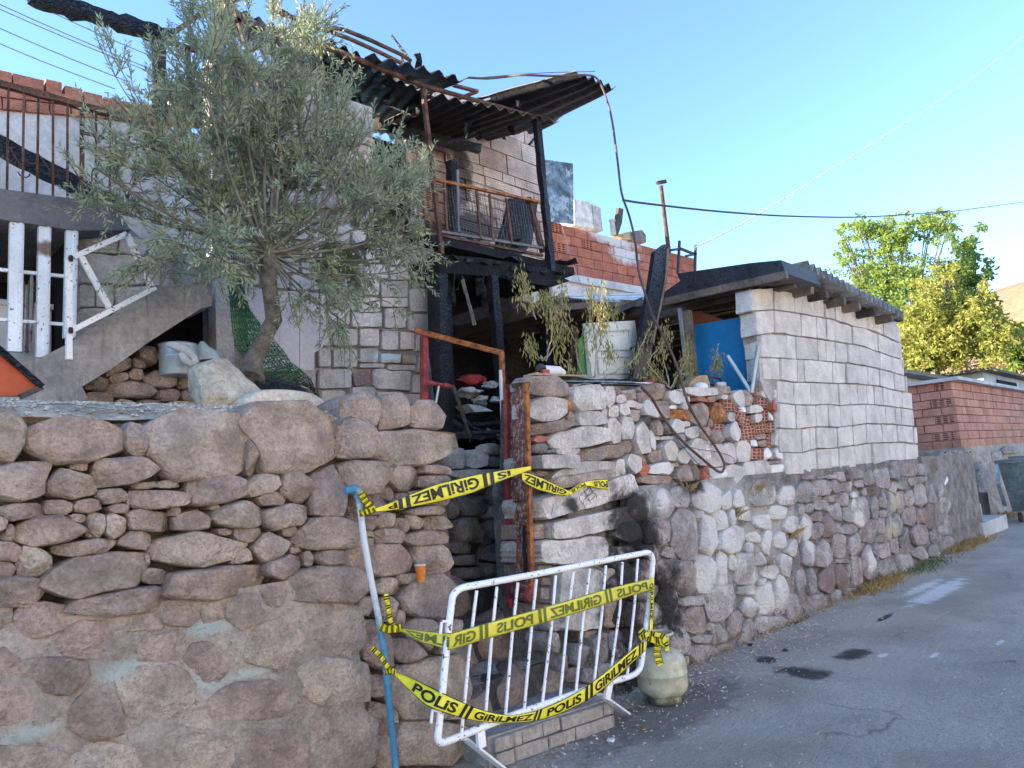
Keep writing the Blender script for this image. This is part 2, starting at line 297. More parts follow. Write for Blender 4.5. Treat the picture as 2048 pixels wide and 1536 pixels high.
M['plastersooty'] = mat('sooty_plaster_wall', [(.30,.28,.265)], bump=.5, scale=18, big=1.6, var=.4, streak=.5)
M['boulder'] = mat('cream_boulder', [(.55,.49,.39)], bump=.8, scale=40, big=4, var=.3, speck=((.38,.32,.25), 25, .58))
# ------------------------------------------------------------ stone fitting
def region(ox, oy, k, items):
    """items 'x0 y0 x1 y1 [rot] type' measured on an enlargement with origin ox,oy and scale k"""
    out = []
    for it in items.strip().replace('\n', ';').split(';'):
        q = it.split()
        if not q: continue
        ty = q[0]; n = list(map(float, q[1:]))
        x0, y0, x1, y1 = n[:4]; rot = n[4] if len(n) > 4 else 0
        out.append([ox+(x0+x1)/2/k, oy+(y0+y1)/2/k, abs(x1-x0)/2/k, abs(y1-y0)/2/k, math.radians(rot), ty])
    return out
def fit_cells(st, n=26, limit=1.1, gap=1.2, pw=3.6, jag=.05, poly=True):
    """each stone grows until it meets its neighbours; returns outlines"""
    a = np.array([s[:5] for s in st]); th = np.linspace(0, 2*math.pi, n, endpoint=False); res = []
    def metric(P, b):
        dx = P[..., 0]-b[0]; dy = P[..., 1]-b[1]; c, s_ = math.cos(b[4]), math.sin(b[4])
        u = (dx*c+dy*s_)/b[2]; v = (-dx*s_+dy*c)/b[3]
        return (abs(u)**pw+abs(v)**pw)**(1/pw)
    for i, b in enumerate(a):
        R = max(b[2], b[3])*1.6; d = np.hypot(a[:, 0]-b[0], a[:, 1]-b[1]); near = [j for j in np.argsort(d) if j != i and d[j] < R+max(a[j, 2], a[j, 3])*1.6][:14]
        # direction sampling in the stone's own stretched frame, so corners of long stones are kept
        c, s_ = math.cos(b[4]), math.sin(b[4]); ux = np.cos(th)*b[2]; uy = np.sin(th)*b[3]
        D = np.stack([ux*c-uy*s_, ux*s_+uy*c], 1); T = np.linspace(.25, 1.45, 50)
        P = b[:2]+D[:, None, :]*T[None, :, None]; mi = metric(P, b); ok = mi < limit
        for j in near: ok &= metric(P, a[j]) > mi
        ok[:, 0] = True; k = np.argmin(np.cumprod(ok, 1), 1); k[np.cumprod(ok, 1)[:, -1] == 1] = 50
        r = T[np.maximum(k-1, 0)]; L = np.linalg.norm(D, axis=1); r = np.maximum(r-gap/L, .3)
        r = r*(1+rng.normal(0, jag, n)*.6)
        if jag > .035: r = .2*np.roll(r, 1)+.6*r+.2*np.roll(r, -1)
        O = b[:2]+D*r[:, None]
        if poly:   # broken stone: straight runs between a few corners
            k = int(rng.integers(6, 10)); ph = rng.uniform(0, n/k); ix = sorted({int(ph+j*n/k+rng.uniform(-.25, .25)*n/k) % n for j in range(k)})
            Q = O.copy()
            for a_, b2 in zip(ix, ix[1:]+[ix[0]+n]):
                m_ = b2-a_
                for q_ in range(m_): t_ = q_/m_; Q[(a_+q_) % n] = O[a_]*(1-t_)+O[b2 % n]*t_
            O = b[:2]+(O*.18+Q*.82-b[:2])*(1.06 if jag > .06 else 1.02)
        res.append(O)
    return res
def stone_mesh(outline, ax, val, back, front, flat=.5, nz=.12, rings=(1, .99, .955, .88, .74, .52, .26), sgn=-1, seed=None, tilt=.12):
    """outline in pixels on a survey plane -> a solid stone bulging out of that plane"""
    O = np.array([U(p[0], p[1], ax, val) for p in outline]); i = 'xyz'.index(ax); c = O.mean(0); n = len(O)
    o2 = [k for k in range(3) if k != i]; rel = O-c; size = np.linalg.norm(rel, axis=1).mean()
    tx, tz = rng.normal(0, tilt), rng.normal(0, tilt); V = []; Fc = []
    B = O.copy(); B[:, i] = val-sgn*back; V.extend(B)
    off = rng.uniform(-50, 50, 3)
    # a few random chisel planes give the face its facets
    pl = [(rng.uniform(0, 6.28), rng.uniform(.1, .75), rng.uniform(.5, 1.7)) for _ in range(6)] if nz > .06 else []
    for s in rings:
        h0 = front*((1-s**(4+9*flat))**.5 if flat < .9 else min(1, (1-s)/.03)**.5) if s < 1 else 0
        for q in rel:
            p = c+q*s; a_, b_ = q[o2[0]]*s/size, q[o2[1]]*s/size; h = h0
            for th_, t0, sl_ in pl: h = min(h, front*(1-sl_*max(0, a_*math.cos(th_)+b_*math.sin(th_)-t0)))
            h = max(h, -back*.5)
            nn = mnoise.noise(Vector((p*(1.1/size)+off).tolist()))*.8+mnoise.noise(Vector((p*(3.2/size)+off).tolist()))*.45
            p = p.copy(); p[i] = val+sgn*(h+(nn*nz*size*(1-s**8)) + (q[o2[0]]*tx+q[o2[1]]*tz)*s*(1 if s < .99 else .3)*min(1, front/size*2))
            if s > .5: p = p+rel.mean(0)*0+np.array([mnoise.noise(Vector((p*9+off+k*7).tolist()))*size*.035 for k in range(3)])
            V.append(p)
    m = len(rings); p = c.copy(); p[i] = val+sgn*(front+mnoise.noise(Vector((c*(1.1/size)+off).tolist()))*nz*size); V.append(p)
    flip = (sgn < 0) == (i == 1)
    for k in range(m):
        for a in range(n):
            b = (a+1) % n; Fc.append((k*n+a, k*n+b, (k+1)*n+b, (k+1)*n+a))
    L = len(V)-1
    for a in range(n): Fc.append((m*n+a, m*n+(a+1) % n, L))
    Fc.append(tuple(range(n))[::-1])
    # outward orientation: newell of the front cap
    e1 = V[m*n+1]-V[L]; e0 = V[m*n]-V[L]; nrm = np.cross(e0, e1)
    if nrm[i]*sgn < 0: Fc = [f[::-1] for f in Fc]
    return V, Fc
TY = {'s': 'stone', 'g': 'rubble', 'b': 'blockdirty', 'w': 'block', 'd': 'darkstone', 'o': 'orangestone', 'r': 'brick', 'h': 'houseblock', 'k': 'darkred', 'W': 'white', 'e': 'concrete'}
def lay_stones(parent, st, ax, val, poly=True, depth=.28, maxf=.12, gap=1.0, flat=.5, nz=.12, n=26, limit=1.1, jag=.07, pw=3.6, tilt=.12, back=.1, name='stone', only=None, sm=32):
    outl = fit_cells(st, n=n, gap=gap, limit=limit, jag=jag, pw=pw, poly=poly)
    for s, o in zip(st, outl):
        ty = s[5]
        if ty == '-': continue
        if ty == 'H': hollow_brick(parent, s, ax, val); continue
        A = np.array([U(p[0], p[1], ax, val) for p in o]); size = np.linalg.norm(A-A.mean(0), axis=1).mean()
        if size < .01: continue
        fl = .9 if ty in 'bwrh' else flat
        v, f = stone_mesh(o, ax, val, back, min(maxf, depth*size*2), fl, nz*(.45 if ty in 'bwrhk' else 1), tilt=tilt*(.5 if ty in 'bwh' else 1), rings=(1, .99, .955, .88, .74, .52, .26) if size > .05 else (1, .93, .7, .35))
        nm = name if name != 'stone' else {'r': 'brick', 'b': 'stone_block', 'w': 'stone_block', 'h': 'stone_block'}.get(ty, 'stone')
        link_mesh(nm, v, f, M[TY[ty]], parent, sm)
def hollow_brick(parent, s, ax, val, front=.03):
    """hollow clay brick laid end-out: a frame with a grid of deep square holes"""
    cx, cy, hw, hh, rot, _ = s; c, sn = math.cos(rot), math.sin(rot)
    def q(u, v): dx, dy = (u*2-1)*hw*.95, (v*2-1)*hh*.95; return U(cx+dx*c-dy*sn, cy+dx*sn+dy*c, ax, val)
    nx = max(2, round(hw*2/8.)); ny = max(2, round(hh*2/8.)); nx = min(nx, 5); ny = min(ny, 5)
    mb = MB(); i = 'xyz'.index(ax); e = np.zeros(3); sg = -1
    wl = .13
    def slab(u0, v0, u1, v1, f0, f1, mi):
        P = [q(u0, v1), q(u1, v1), q(u1, v0), q(u0, v0)]
        a = [p.copy() for p in P]
        for p in a: p[i] = val+sg*f1
        e2 = np.zeros(3); e2[i] = -sg*(f1-f0); mb.prism(a, e2, mi)
    slab(0, 0, 1, 1, -.1, -.02, 1)  # dark back plate paints the shade inside the holes
    for k in range(nx+1):
        u = k/nx; slab(max(0, u-wl/nx), 0, min(1, u+wl/nx), 1, -.02, front, 0)
    for k in range(ny+1):
        v = k/ny; slab(0, max(0, v-wl/ny), 1, min(1, v+wl/ny), -.02, front-.003, 0)
    mb.build('hollow_brick', [M['brick2'], M['shadow']], parent)
def bil(C, u, v): # C = TL,TR,BR,BL (2-D or 3-D)
    a, b, c, d = [np.array(q, float) for q in C]; return (a*(1-u)+b*u)*(1-v)+(d*(1-u)+c*u)*v
def brick_face(parent, C, rows, per, mat_, name='brick', depth=.1, gap=.009, proud=.012, seed=0, hollow=(), clip=None, jit=.1, limit=300, stagger=True, half=()):
    """bricks in courses over a 3-D quad TL,TR,BR,BL, each one its own piece"""
    r_ = random.Random(seed); C3 = [np.array(c, float) for c in C]
    Lu = np.linalg.norm(C3[1]-C3[0]); Lv = np.linalg.norm(C3[3]-C3[0]); gu, gv = gap/Lu, gap/Lv
    nrm = np.cross(C3[1]-C3[0], C3[3]-C3[0]); nrm /= np.linalg.norm(nrm)
    if nrm @ (np.array([0, 0, EYE])-C3[0]) < 0: nrm = -nrm
    cnt = 0; rest = MB()
    for r in range(rows):
        us = [0.]; u = (0 if not stagger else (r % 2)*.5/per)
        if u: us.append(u+r_.uniform(-.1, .1)/per)
        while us[-1] < 1-.6/per: us.append(us[-1]+(1+r_.uniform(-jit, jit))/per)
        us[-1] = 1. if us[-1] > 1-.35/per else us[-1]
        if us[-1] < 1: us.append(1.)
        for k in range(len(us)-1):
            u0, u1 = us[k]+gu/2, us[k+1]-gu/2; v0, v1 = r/rows+gv/2, (r+1)/rows-gv/2
            if u1-u0 < .12/per: continue
            if clip and not clip(u0, u1, v0, v1): continue
            pr = proud+r_.uniform(-.5, .5)*proud; j = lambda: r_.uniform(-.003, .003)
            q = [bil(C3, u0, v0)+nrm*pr+[j(), j(), j()], bil(C3, u1, v0)+nrm*pr+[j(), j(), j()], bil(C3, u1, v1)+nrm*pr+[j(), j(), j()], bil(C3, u0, v1)+nrm*pr+[j(), j(), j()]]
            if (r, k) in hollow or ((r, -1) in hollow and k == len(us)-2):
                mb = MB(); mb.prism(q[::-1], -nrm*.03, 1); nx, ny = 3, 4  # dark back plate paints the shade inside the holes
                for a in range(nx+1):
                    t = a/nx; w0, w1 = max(0, t-.06), min(1, t+.06); mb.prism([bil(q, w0, 0)+nrm*.02, bil(q, w0, 1)+nrm*.02, bil(q, w1, 1)+nrm*.02, bil(q, w1, 0)+nrm*.02], -nrm*.05, 0)
                for a in range(ny+1):
                    t = a/ny; w0, w1 = max(0, t-.06), min(1, t+.06); mb.prism([bil(q, 0, w0)+nrm*.018, bil(q, 0, w1)+nrm*.018, bil(q, 1, w1)+nrm*.018, bil(q, 1, w0)+nrm*.018], -nrm*.045, 0)
                mb.build('hollow_brick', [mat_, M['shadow']], parent); cnt += 1; continue
            # chamfered block: outer back ring, outer front ring, inset face
            ch = min(.006, .1*Lv/rows); cen = sum(q)/4; inn = [p+(cen-p)/np.linalg.norm(cen-p)*ch*1.4+nrm*ch*.8 for p in q]; bk = [p-nrm*depth for p in q]
            V = bk+q+inn; Fq = [(a, (a+1) % 4, 4+(a+1) % 4, 4+a) for a in range(4)]+[(4+a, 4+(a+1) % 4, 8+(a+1) % 4, 8+a) for a in range(4)]+[(8, 9, 10, 11)]
            nn = np.cross(inn[1]-inn[0], inn[3]-inn[0])
            if nn @ nrm < 0: Fq = [f[::-1] for f in Fq]
            if cnt < limit: link_mesh(name, V, Fq, mat_, parent, None)
            else: rest.add(V, Fq)
            cnt += 1
    if rest.v: rest.build(name+'work', mat_, parent, kind='stuff')
    return nrm
def slab_px(poly, ax, val, thick, name, m, parent=None, bulge=None, **kw):
    P = [U(x, y, ax, val) for x, y in poly]; e = np.zeros(3); e['xyz'.index(ax)] = thick
    mb = MB().prism(P, e); 
    o = mb.build(name, m, parent, **kw)
    import bmesh
    bm = bmesh.new(); bm.from_mesh(o.data); bmesh.ops.recalc_face_normals(bm, faces=bm.faces); bm.to_mesh(o.data); bm.free(); return o
def rough_sheet(name, C, nu, nv, amp, scale, m, parent=None, nrm=(0, -1, 0), kind=None, inside=None, label=None, **kw):
    """displaced grid over a bilinear 3-D quad"""
    V = []; Fc = []; nrm = np.array(nrm, float)
    for j in range(nv+1):
        for i in range(nu+1):
            p = bil(C, i/nu, j/nv); q = Vector((p*scale).tolist())
            V.append(p+nrm*amp*(mnoise.fractal(q, 1, 2, 4)))
    for j in range(nv):
        for i in range(nu):
            if inside and not inside((i+.5)/nu, (j+.5)/nv): continue
            a = j*(nu+1)+i; Fc.append((a, a+1, a+nu+2, a+nu+1))
    f = Fc[0]; nn = np.cross(V[f[1]]-V[f[0]], V[f[3]]-V[f[0]])
    if nn @ nrm < 0: Fc = [f[::-1] for f in Fc]
    return link_mesh(name, V, Fc, m, parent, 180, kind=kind, label=label, **kw)
# ============================================================ GROUND
rough_sheet('ground', [(-900,-900,-.06),(900,-900,-.06),(900,900,-.06),(-900,900,-.06)], 40, 40, 0, 1, M['earth'], kind='structure', nrm=(0,0,1))
rough_sheet('road', [(-6,-7,0),(45,-7,0),(45,4.05,0),(-6,4.05,0)], 200, 46, .012, .8, M['asphalt'], kind='structure', nrm=(0,0,1))
# far hill, dry grass
HV = []; HF = []; nx, ny = 60, 16
for j in range(ny+1):
    for i in range(nx+1):
        x = 150+j*18; y = -260+i*13
        ridge = math.exp(-((j-10)/5.)**2)
        base = 66*ridge*(1/(1+math.exp((y-150)/60.)))*(1+.10*math.sin(y*.02))
        HV.append((x, y, max(-.5, base*(1+.06*mnoise.fractal(Vector((x*.02, y*.02, 0)), 1, 2, 5)) )))
for j in range(ny):
    for i in range(nx): a = j*(nx+1)+i; HF.append((a, a+nx+1, a+nx+2, a+1))
link_mesh('hill', HV, HF, M['hill'], None, 180, kind='structure')
# terraces behind the two retaining walls
TL = MB(); V=[]; Fc=[]; nu, nv = 60, 24
def terrz(x, y):
    t = min(1, max(0, (y-3.5)/2.4)); return 2.0+.05*max(0,min(1,(y-3.45)/.15))+.36*t**.8+.02*mnoise.noise(Vector((x*5, y*5, 1)))
for j in range(nv+1):
    for i in range(nu+1):
        x = -1.5+i*(4.3/nu); y = 3.5+j*(2.6/nv); V.append((x, y, terrz(x, y)))
for j in range(nv):
    for i in range(nu): a = j*(nu+1)+i; Fc.append((a, a+1, a+nu+2, a+nu+1))
link_mesh('terrace_ground', V, Fc, M['earth'], None, 180, kind='structure')
MB().prism([(4.02,3.75,1.2),(7.5,3.75,1.2),(7.5,9.4,1.2),(7.3,9.4,1.2),(5.75,5.5,1.2)], (0,0,1.08)).build('yard_ground', M['mud'], kind='structure')
MB().box((2.86, 4.86, 1.0), (7.4, 9.35, 1.9)).build('porch_floor', M['dark'], kind='structure')
def pebbles(name, pts, r0, r1, m, **kw):
    mb = MB()
    for p in pts:
        r = rng.uniform(r0, r1); a = rng.uniform(.6, 1.3, 3)*r; ph = rng.uniform(0, 6.28)
        d = [(1,0,0),(0,1,0),(-1,0,0),(0,-1,0),(0,0,1),(.6,.6,.6),(-.6,.5,.6)]
        vv = [(p[0]+a[0]*(q[0]*math.cos(ph)-q[1]*math.sin(ph)), p[1]+a[1]*(q[0]*math.sin(ph)+q[1]*math.cos(ph)), p[2]+a[2]*q[2]*.8) for q in d[:5]]
        mb.add(vv, [(0,1,4),(1,2,4),(2,3,4),(3,0,4)])
    return mb.build(name, m, **kw)
pts = [(x, y, terrz(x, y)) for x, y in zip(rng.uniform(-.3, 2.75, 3000), rng.beta(1, 1.6, 3000)*1.6+3.5)]
pebbles('gravel', pts, .004, .014, M['gravel'], kind='stuff')
pts = []
for _ in range(6500):
    x = rng.uniform(2.9, 16); y = 3.58-abs(rng.normal(0, .38))
    if x > 4 or y < 3.2: pts.append((x, y, .012+.0))
for _ in range(700): pts.append((rng.uniform(2, 14), rng.uniform(.5, 3.4), .008))
pebbles('road_grit', pts, .003, .011, M['gravel'], kind='stuff')
# ============================================================ LEFT RETAINING WALL
YL = 3.4
lw = thing('retaining_wall', (1.2, YL, 0), 'tall retaining wall of big pinkish rough stones, dry on top and mortared below, nearest the camera at left', 'wall')
Z6 = 2.0316
left = region(0, 780, Z6, '''
s -60 95 98 288;s 92 130 492 292;s 500 150 606 275;s 608 108 1005 372;s 965 85 1362 335;s 985 190 1050 350;s 1362 130 1495 290;s -60 295 240 460;s 120 320 390 455
s 285 292 355 335;s 358 268 612 402 -5;s 398 395 522 460;s 630 365 725 402;s 525 372 640 405;s 518 405 765 490;s 760 345 1003 480 -8;s 975 345 1128 430 -14;s 1130 335 1262 455 8;s 1255 315 1395 515;s 1365 285 1560 410
s 15 460 178 530 -6;s 178 440 290 510;s 293 437 402 500;s 450 460 522 505;s -60 515 35 580;s 20 545 60 620;s 65 510 345 632;s 268 505 360 545;s 345 495 430 608;s 415 500 510 605
s 512 490 675 575 5;s 680 465 738 520;s 690 490 848 575;s 845 460 900 492;s 852 445 1062 565;s 1045 415 1158 475;s 1062 462 1245 580 -5;s 1140 545 1220 600;s 1170 520 1418 650;s -60 620 80 700;s -60 690 60 762
s 210 605 462 680 -6;s 492 575 620 645;s 605 572 995 735;s 880 560 940 597;s 940 560 1072 620;s 1025 568 1165 697;s 1165 635 1225 665;s 78 635 212 755;s 195 650 585 845 -6;s 585 660 610 720;s 558 722 675 795;s 925 648 1022 712 -20
s 685 705 1068 830 -10;s 1080 665 1228 760;s 1230 655 1270 720;s 1265 650 1402 715;s -60 760 180 870;s 1165 715 1450 850;s 290 795 708 900 -6''')
leftlow = region(0, 780, Z6, '''
s -60 870 55 1000;s 45 870 290 1000;s 820 855 905 960;s 920 828 1090 970 -15;s 1055 800 1165 880;s 1285 880 1478 1090;s 985 930 1235 1130;s 560 995 770 1105 -10;s 235 940 440 1090;s -60 1045 100 1160;s 130 1085 350 1230;s 740 1030 920 1180
s 1215 1090 1485 1280;s 850 1190 1200 1330 -4;s 480 1110 790 1340 -25;s 290 1225 500 1420;s -60 1200 130 1350;s 700 1400 950 1600;s 950 1380 1250 1600;s 1255 1275 1510 1600;s 285 1430 600 1620;s -60 1450 260 1620;s 460 900 700 975 -4;s 590 880 800 960''')
lay_stones(lw, left, 'y', YL, depth=.34, maxf=.065, flat=.8, nz=.11, gap=.9, n=34, jag=.1, limit=1.25, back=.25)
lay_stones(lw, leftlow, 'y', YL-.005, depth=.14, maxf=.03, flat=.7, nz=.09, gap=.6, n=30, limit=1.14, back=.1, tilt=.05)
# the body of the wall and its mortared lower half
wtop = [(-120,850),(60,838),(250,838),(300,835),(480,810),(680,815),(740,845),(745,975)]
slab_px([(-120,850),(60,845),(240,848),(300,845),(480,830),(660,830),(692,960),(712,1130),(724,1290),(747,1600),(-120,1900)], 'y', YL+.10, .25, 'wall_core', M['crevice'], lw)
def mort_in(u, v):
    return True
C = [Y(-120,1275,YL-.014), Y(702,1140,YL-.014), Y(748,1600,YL-.014), Y(-120,1900,YL-.014)]
rough_sheet('mortar', C, 150, 110, .016, 5, M['mortar'], lw)
MB().prism([(-1.5, YL+.02, -.1), (2.16, YL+.02, -.1), (2.08, YL+.02, 1.0), (-1.5, YL+.02, 1.0)], (0, .3, 0)).build('footing', M['mortar'], lw)
# set-back end of the wall beside the entrance
YS = 3.52
lw2 = thing('retaining_wall', (2.6, YS, 0), 'narrow set-back end of the stone retaining wall, with an orange cup on a ledge, behind the blue pipe', 'wall')
setb = region(0, 780, Z6, '''
s 1385 30 1532 145;s 1532 30 1652 158;s 1650 52 1788 162;s 1495 165 1818 305;s 1560 310 1695 415;s 1700 305 1815 348;s 1692 348 1815 402
s 1395 425 1480 510;s 1460 420 1560 505;s 1395 510 1530 570;s 1532 500 1595 558;s 1595 520 1672 578;s 1648 508 1720 568;s 1715 512 1815 568;s 1640 572 1812 632;s 1520 560 1635 625;s 1420 570 1520 598;s 1415 600 1515 645;s 1405 625 1672 755;s 1668 630 1830 748
s 1450 755 1502 842;s 1440 838 1520 910;s 1500 760 1630 835;s 1605 742 1690 795;s 1612 750 1842 925 -4;s 1660 470 1812 512;s 1580 418 1660 482;s 1525 385 1600 450;s 1640 405 1812 470;s 1520 838 1610 935;s 1475 940 1545 1000;s 1600 890 1640 960;s 1640 925 1780 1050
s 1480 990 1600 1145;s 1590 1000 1712 1120;s 1510 1085 1870 1330;s 1480 1150 1600 1250;s 1590 1340 1860 1500;s 1500 1260 1610 1400;s 1505 1400 1600 1560;s 1775 930 1860 1060''')
lay_stones(lw2, setb, 'y', YS, depth=.34, maxf=.06, flat=.8, nz=.11, gap=.8, n=30, jag=.1, limit=1.25, back=.25)
slab_px([(680,830),(760,812),(870,822),(888,930),(900,1120),(905,1260),(918,1420),(930,1620),(740,1650)], 'y', YS+.09, 1.1, 'wall_core', M['crevice'], lw2)
o = slab_px([(735,1600),(712,1180),(735,1440),(912,1350),(925,1540),(915,1620)], 'y', YS+.06, .02, 'mortar', M['mud'], lw2)
# ============================================================ RIGHT RUBBLE WALL
YR = 3.5
rw = thing('rubble_wall', (8.5, YR, 0), 'mortared rubble stone wall with whitewash splashes and soot, along the road below the white block wall', 'wall')
C1 = region(1230, 930, 3.658, '''
g 100 200 250 390 20;g 290 190 410 380;g 415 165 555 310;g 595 165 750 335;g 850 190 950 305;g 1000 120 1145 280;g 1175 165 1317 290;g 400 350 600 690;g 605 380 730 660;g 765 455 935 640;g 705 335 820 470;g 570 335 640 390;g 950 490 1040 570;g 1010 370 1140 470;g 1130 300 1230 390;g 880 310 980 400
g 590 668 728 930 -8;g 715 665 820 900;g 880 640 1030 870;g 425 700 570 950;g 660 880 830 1140 15;g 440 960 635 1035;g 480 1040 660 1225;g 895 880 1020 950;g 1030 830 1110 890;g 1025 870 1165 1080;g 1165 830 1240 1080;g 910 975 1040 1120;g 815 1080 910 1290;g 700 1155 805 1300;g 660 1150 710 1210;g 580 1240 720 1300;g 890 1130 1030 1350;g 1010 1115 1240 1230
g 530 1325 745 1450;g 750 1300 880 1370;g 1250 960 1330 1170;g 300 690 415 900;g 310 905 450 1150;g 210 1000 310 1150;g 400 1180 525 1390;g 200 400 385 590;g 20 420 190 560;g 1060 480 1145 640;g 1150 500 1260 600;g 1085 740 1165 830;g 1190 650 1300 800;g 150 580 330 690;g 340 600 440 690;g 440 1395 530 1500
g 120 700 290 850;g 100 860 290 1000;g 20 600 140 700;g 10 720 110 900;g 30 1010 190 1180;g 60 1190 250 1330;g 260 1170 390 1330;g 550 200 600 300;g 930 560 1000 650;g 760 200 840 330;g 1240 380 1330 490;g 830 330 880 440;g 1240 560 1330 680;g 1020 640 1090 730;g 820 640 880 760''')
C1 = [q for q in C1]
D1 = region(1520, 900, 4.655, '''
g 345 285 505 480 15;g 485 265 640 418;g 640 275 725 395;g 730 300 870 390;g 880 280 960 345;g 590 420 720 490;g 720 400 800 520;g 490 470 620 570;g 805 385 925 450;g 930 360 985 430;k 988 333 1083 428;g 960 200 1048 325;g 1052 180 1200 345;g 1200 120 1308 270;g 1312 120 1450 240;g 690 210 780 300;k 785 190 860 285;g 862 195 940 270;g 1195 310 1255 415;g 1260 300 1375 380;g 1378 262 1440 330;g 1420 250 1520 310;g 1455 130 1550 240
k 1560 90 1640 240;g 850 445 995 715;g 1000 430 1105 630;g 625 490 745 665;g 747 545 848 680;k 560 585 680 805;g 465 565 575 670;g 400 500 485 580;g 1100 400 1165 540;g 1165 390 1238 590;g 1240 385 1335 600;g 1335 380 1425 520;g 1428 325 1535 520;g 1535 310 1615 500;g 1615 330 1690 440;g 1310 535 1440 705;g 1442 550 1518 695;k 1522 505 1635 725;g 1640 445 1740 580;g 1640 615 1765 795;k 1750 615 1820 745;g 370 610 465 830;g 470 670 550 825
g 745 685 890 800;g 925 645 1080 870;g 1085 640 1150 780;g 1155 600 1222 830;g 1225 600 1308 790;g 1385 690 1565 880;g 1290 705 1400 970;g 650 785 800 1005;g 795 765 935 980;g 1060 785 1130 860;g 1205 840 1310 960;g 505 835 665 1080;g 390 850 500 1100;g 940 885 1080 1185;g 1097 880 1205 1010;g 1035 850 1092 1010;g 1572 740 1640 860;g 1420 892 1550 1010;g 1560 885 1655 990;g 1650 805 1780 925;g 1095 1010 1250 1200;g 1260 970 1425 1120;k 540 1115 685 1330;k 692 1060 788 1290;g 785 1060 830 1200;g 835 985 932 1260;g 690 1010 830 1055;g 405 1105 525 1350;g 330 1120 400 1360;g 400 1345 655 1530;g 655 1300 780 1450;g 780 1285 920 1400;g 360 1360 400 1430;g 345 500 400 600;g 1660 1000 1720 1060
g 520 245 600 275;g 400 240 500 280;g 610 230 690 270;g 1090 560 1150 630;g 690 690 740 780;g 340 700 375 850;g 1320 880 1390 900''')
lay_stones(rw, [q for q in C1 if q[0] > 1245] + D1, 'y', YR, depth=.26, maxf=.05, flat=.7, nz=.14, gap=1.0, n=24, jag=.12, limit=1.26, back=.08, tilt=.10, sm=35, pw=2.8)
rough_sheet('mortar', [(4.72,YR+.012,1.5), (15.2,YR+.012,1.5), (15.4,YR+.012,-.1), (4.35,YR+.012,-.1)], 260, 50, .03, 5, M['mortar2'], rw)
MB().box((4.1, YR+.06, -.3), (15.3, YR+.5, 1.46)).build('wall_core', M['mortar2'], rw)
MB().prism([(15.3, YR-.03, -.3), (15.3, YR-.03, 1.5), (12.3, YR-.03, 1.52), (12.3, YR-.03, -.3)], (0, .35, 0)).build('wall_end', M['mortar2'], rw)
# ============================================================ DRY-STONE UPPER PART
YU = 3.6
uw = thing('dry_stone_wall', (5.6, YU, 1.5), 'loose wall of pale blocks, round stones and broken hollow bricks, stacked on the rubble wall left of the white block wall', 'wall')
A1 = region(1040, 740, 7.314, '''
s 100 115 710 425 4;b 112 400 605 800 -6;o 602 438 722 640;b 722 240 1150 610;b 1152 270 1318 560;s 1322 250 1460 365;s 1462 302 1680 450;b 1370 360 1500 488;s 1312 395 1380 530;b 1390 492 1560 690;w 1500 450 1650 560;w 1652 482 1755 570;s 1685 330 1770 500;s 1680 260 1800 330
s 660 612 780 780;b 782 605 1180 830;b 1150 580 1240 710;b 1242 522 1380 715;s 1540 600 1755 770 15;s 130 735 690 945 -8;b 368 840 1250 1145 -5;b 1195 718 1380 1085;b 1382 692 1590 1010;b 1600 782 1840 1212;r 150 962 360 1075 -8;d 165 1045 380 1225;b 365 1150 855 1250 -4;s 160 1240 820 1470;s 820 1155 1145 1400;s 1140 1095 1430 1310;s 1425 1030 1590 1220;b 1430 1232 1740 1500;s 1730 1230 1830 1480;b 400 1310 1330 1600 -8;b 1330 1300 1470 1560
s 150 1480 390 1560;s 600 700 660 770''')
B1 = region(1280, 740, 6.827, '''
s 30 205 315 420;s 190 400 410 690;w 10 420 130 640 -15;w 115 535 255 650 30;s 110 672 345 900;d 10 625 120 755;w 322 300 500 480;w 465 295 600 355;w 505 355 620 450;W 362 475 490 545;b 505 455 620 560;o 412 540 635 700;w 485 255 972 368 2;r 650 372 905 448;s 920 352 1020 440;w 1032 342 1158 405;s 985 235 1205 338;s 640 445 960 800 25;s 900 640 985 790;o 912 452 1130 735;H 1100 402 1265 570;w 1205 302 1368 508;s 1325 292 1540 490;H 1522 272 1600 350
w 1592 282 1828 400;H 1562 380 1708 528;r 1712 402 1848 580 12;H 1250 532 1400 690 20;w 1435 482 1590 600;w 1492 582 1620 725;W 1332 492 1410 610;H 1330 625 1475 780 15;H 1612 555 1720 700;W 1732 562 1788 690;H 1782 585 1860 730;b 1142 582 1250 712;H 982 742 1108 830;w 1112 722 1325 988;H 1332 765 1540 958 -8;H 1542 705 1688 868 -8;H 1692 722 1868 860;s 1562 872 1695 948;H 1692 872 1758 1058;w 1760 872 1880 1038 8;H 1402 962 1478 1058;W 1480 952 1570 1050;s 1592 962 1690 1050
H 1428 1072 1560 1228;H 1562 1072 1658 1228;W 1662 1072 1740 1228;W 1802 1042 1928 1218 -10;s 1742 1062 1800 1218;w 352 685 540 880 25;w 505 702 650 788;w 548 772 718 940;s 722 772 900 960;s 922 822 1120 1018;s 852 932 955 1030;g 380 865 590 1075 20;b 600 955 870 1268;w 882 1022 1040 1315;w 1042 1005 1285 1278;w 1225 985 1420 1248;w 82 825 155 1110;w 152 905 240 958;w 242 912 385 960;s 105 1085 285 1275;w 235 965 458 1235;w 455 1075 610 1288 -8;w 772 1262 890 1308
W 110 1255 440 1445;s 472 1302 690 1530;s 690 1302 765 1530;r 792 1332 900 1530;W 885 1355 1075 1530;w 1082 1292 1310 1530;w 1305 1268 1480 1515;b 1485 1248 1700 1498;W 1700 1295 1965 1465;g 1682 1242 1920 1290;s 0 1430 450 1560;s 432 1262 520 1328;r -40 1170 70 1440''')
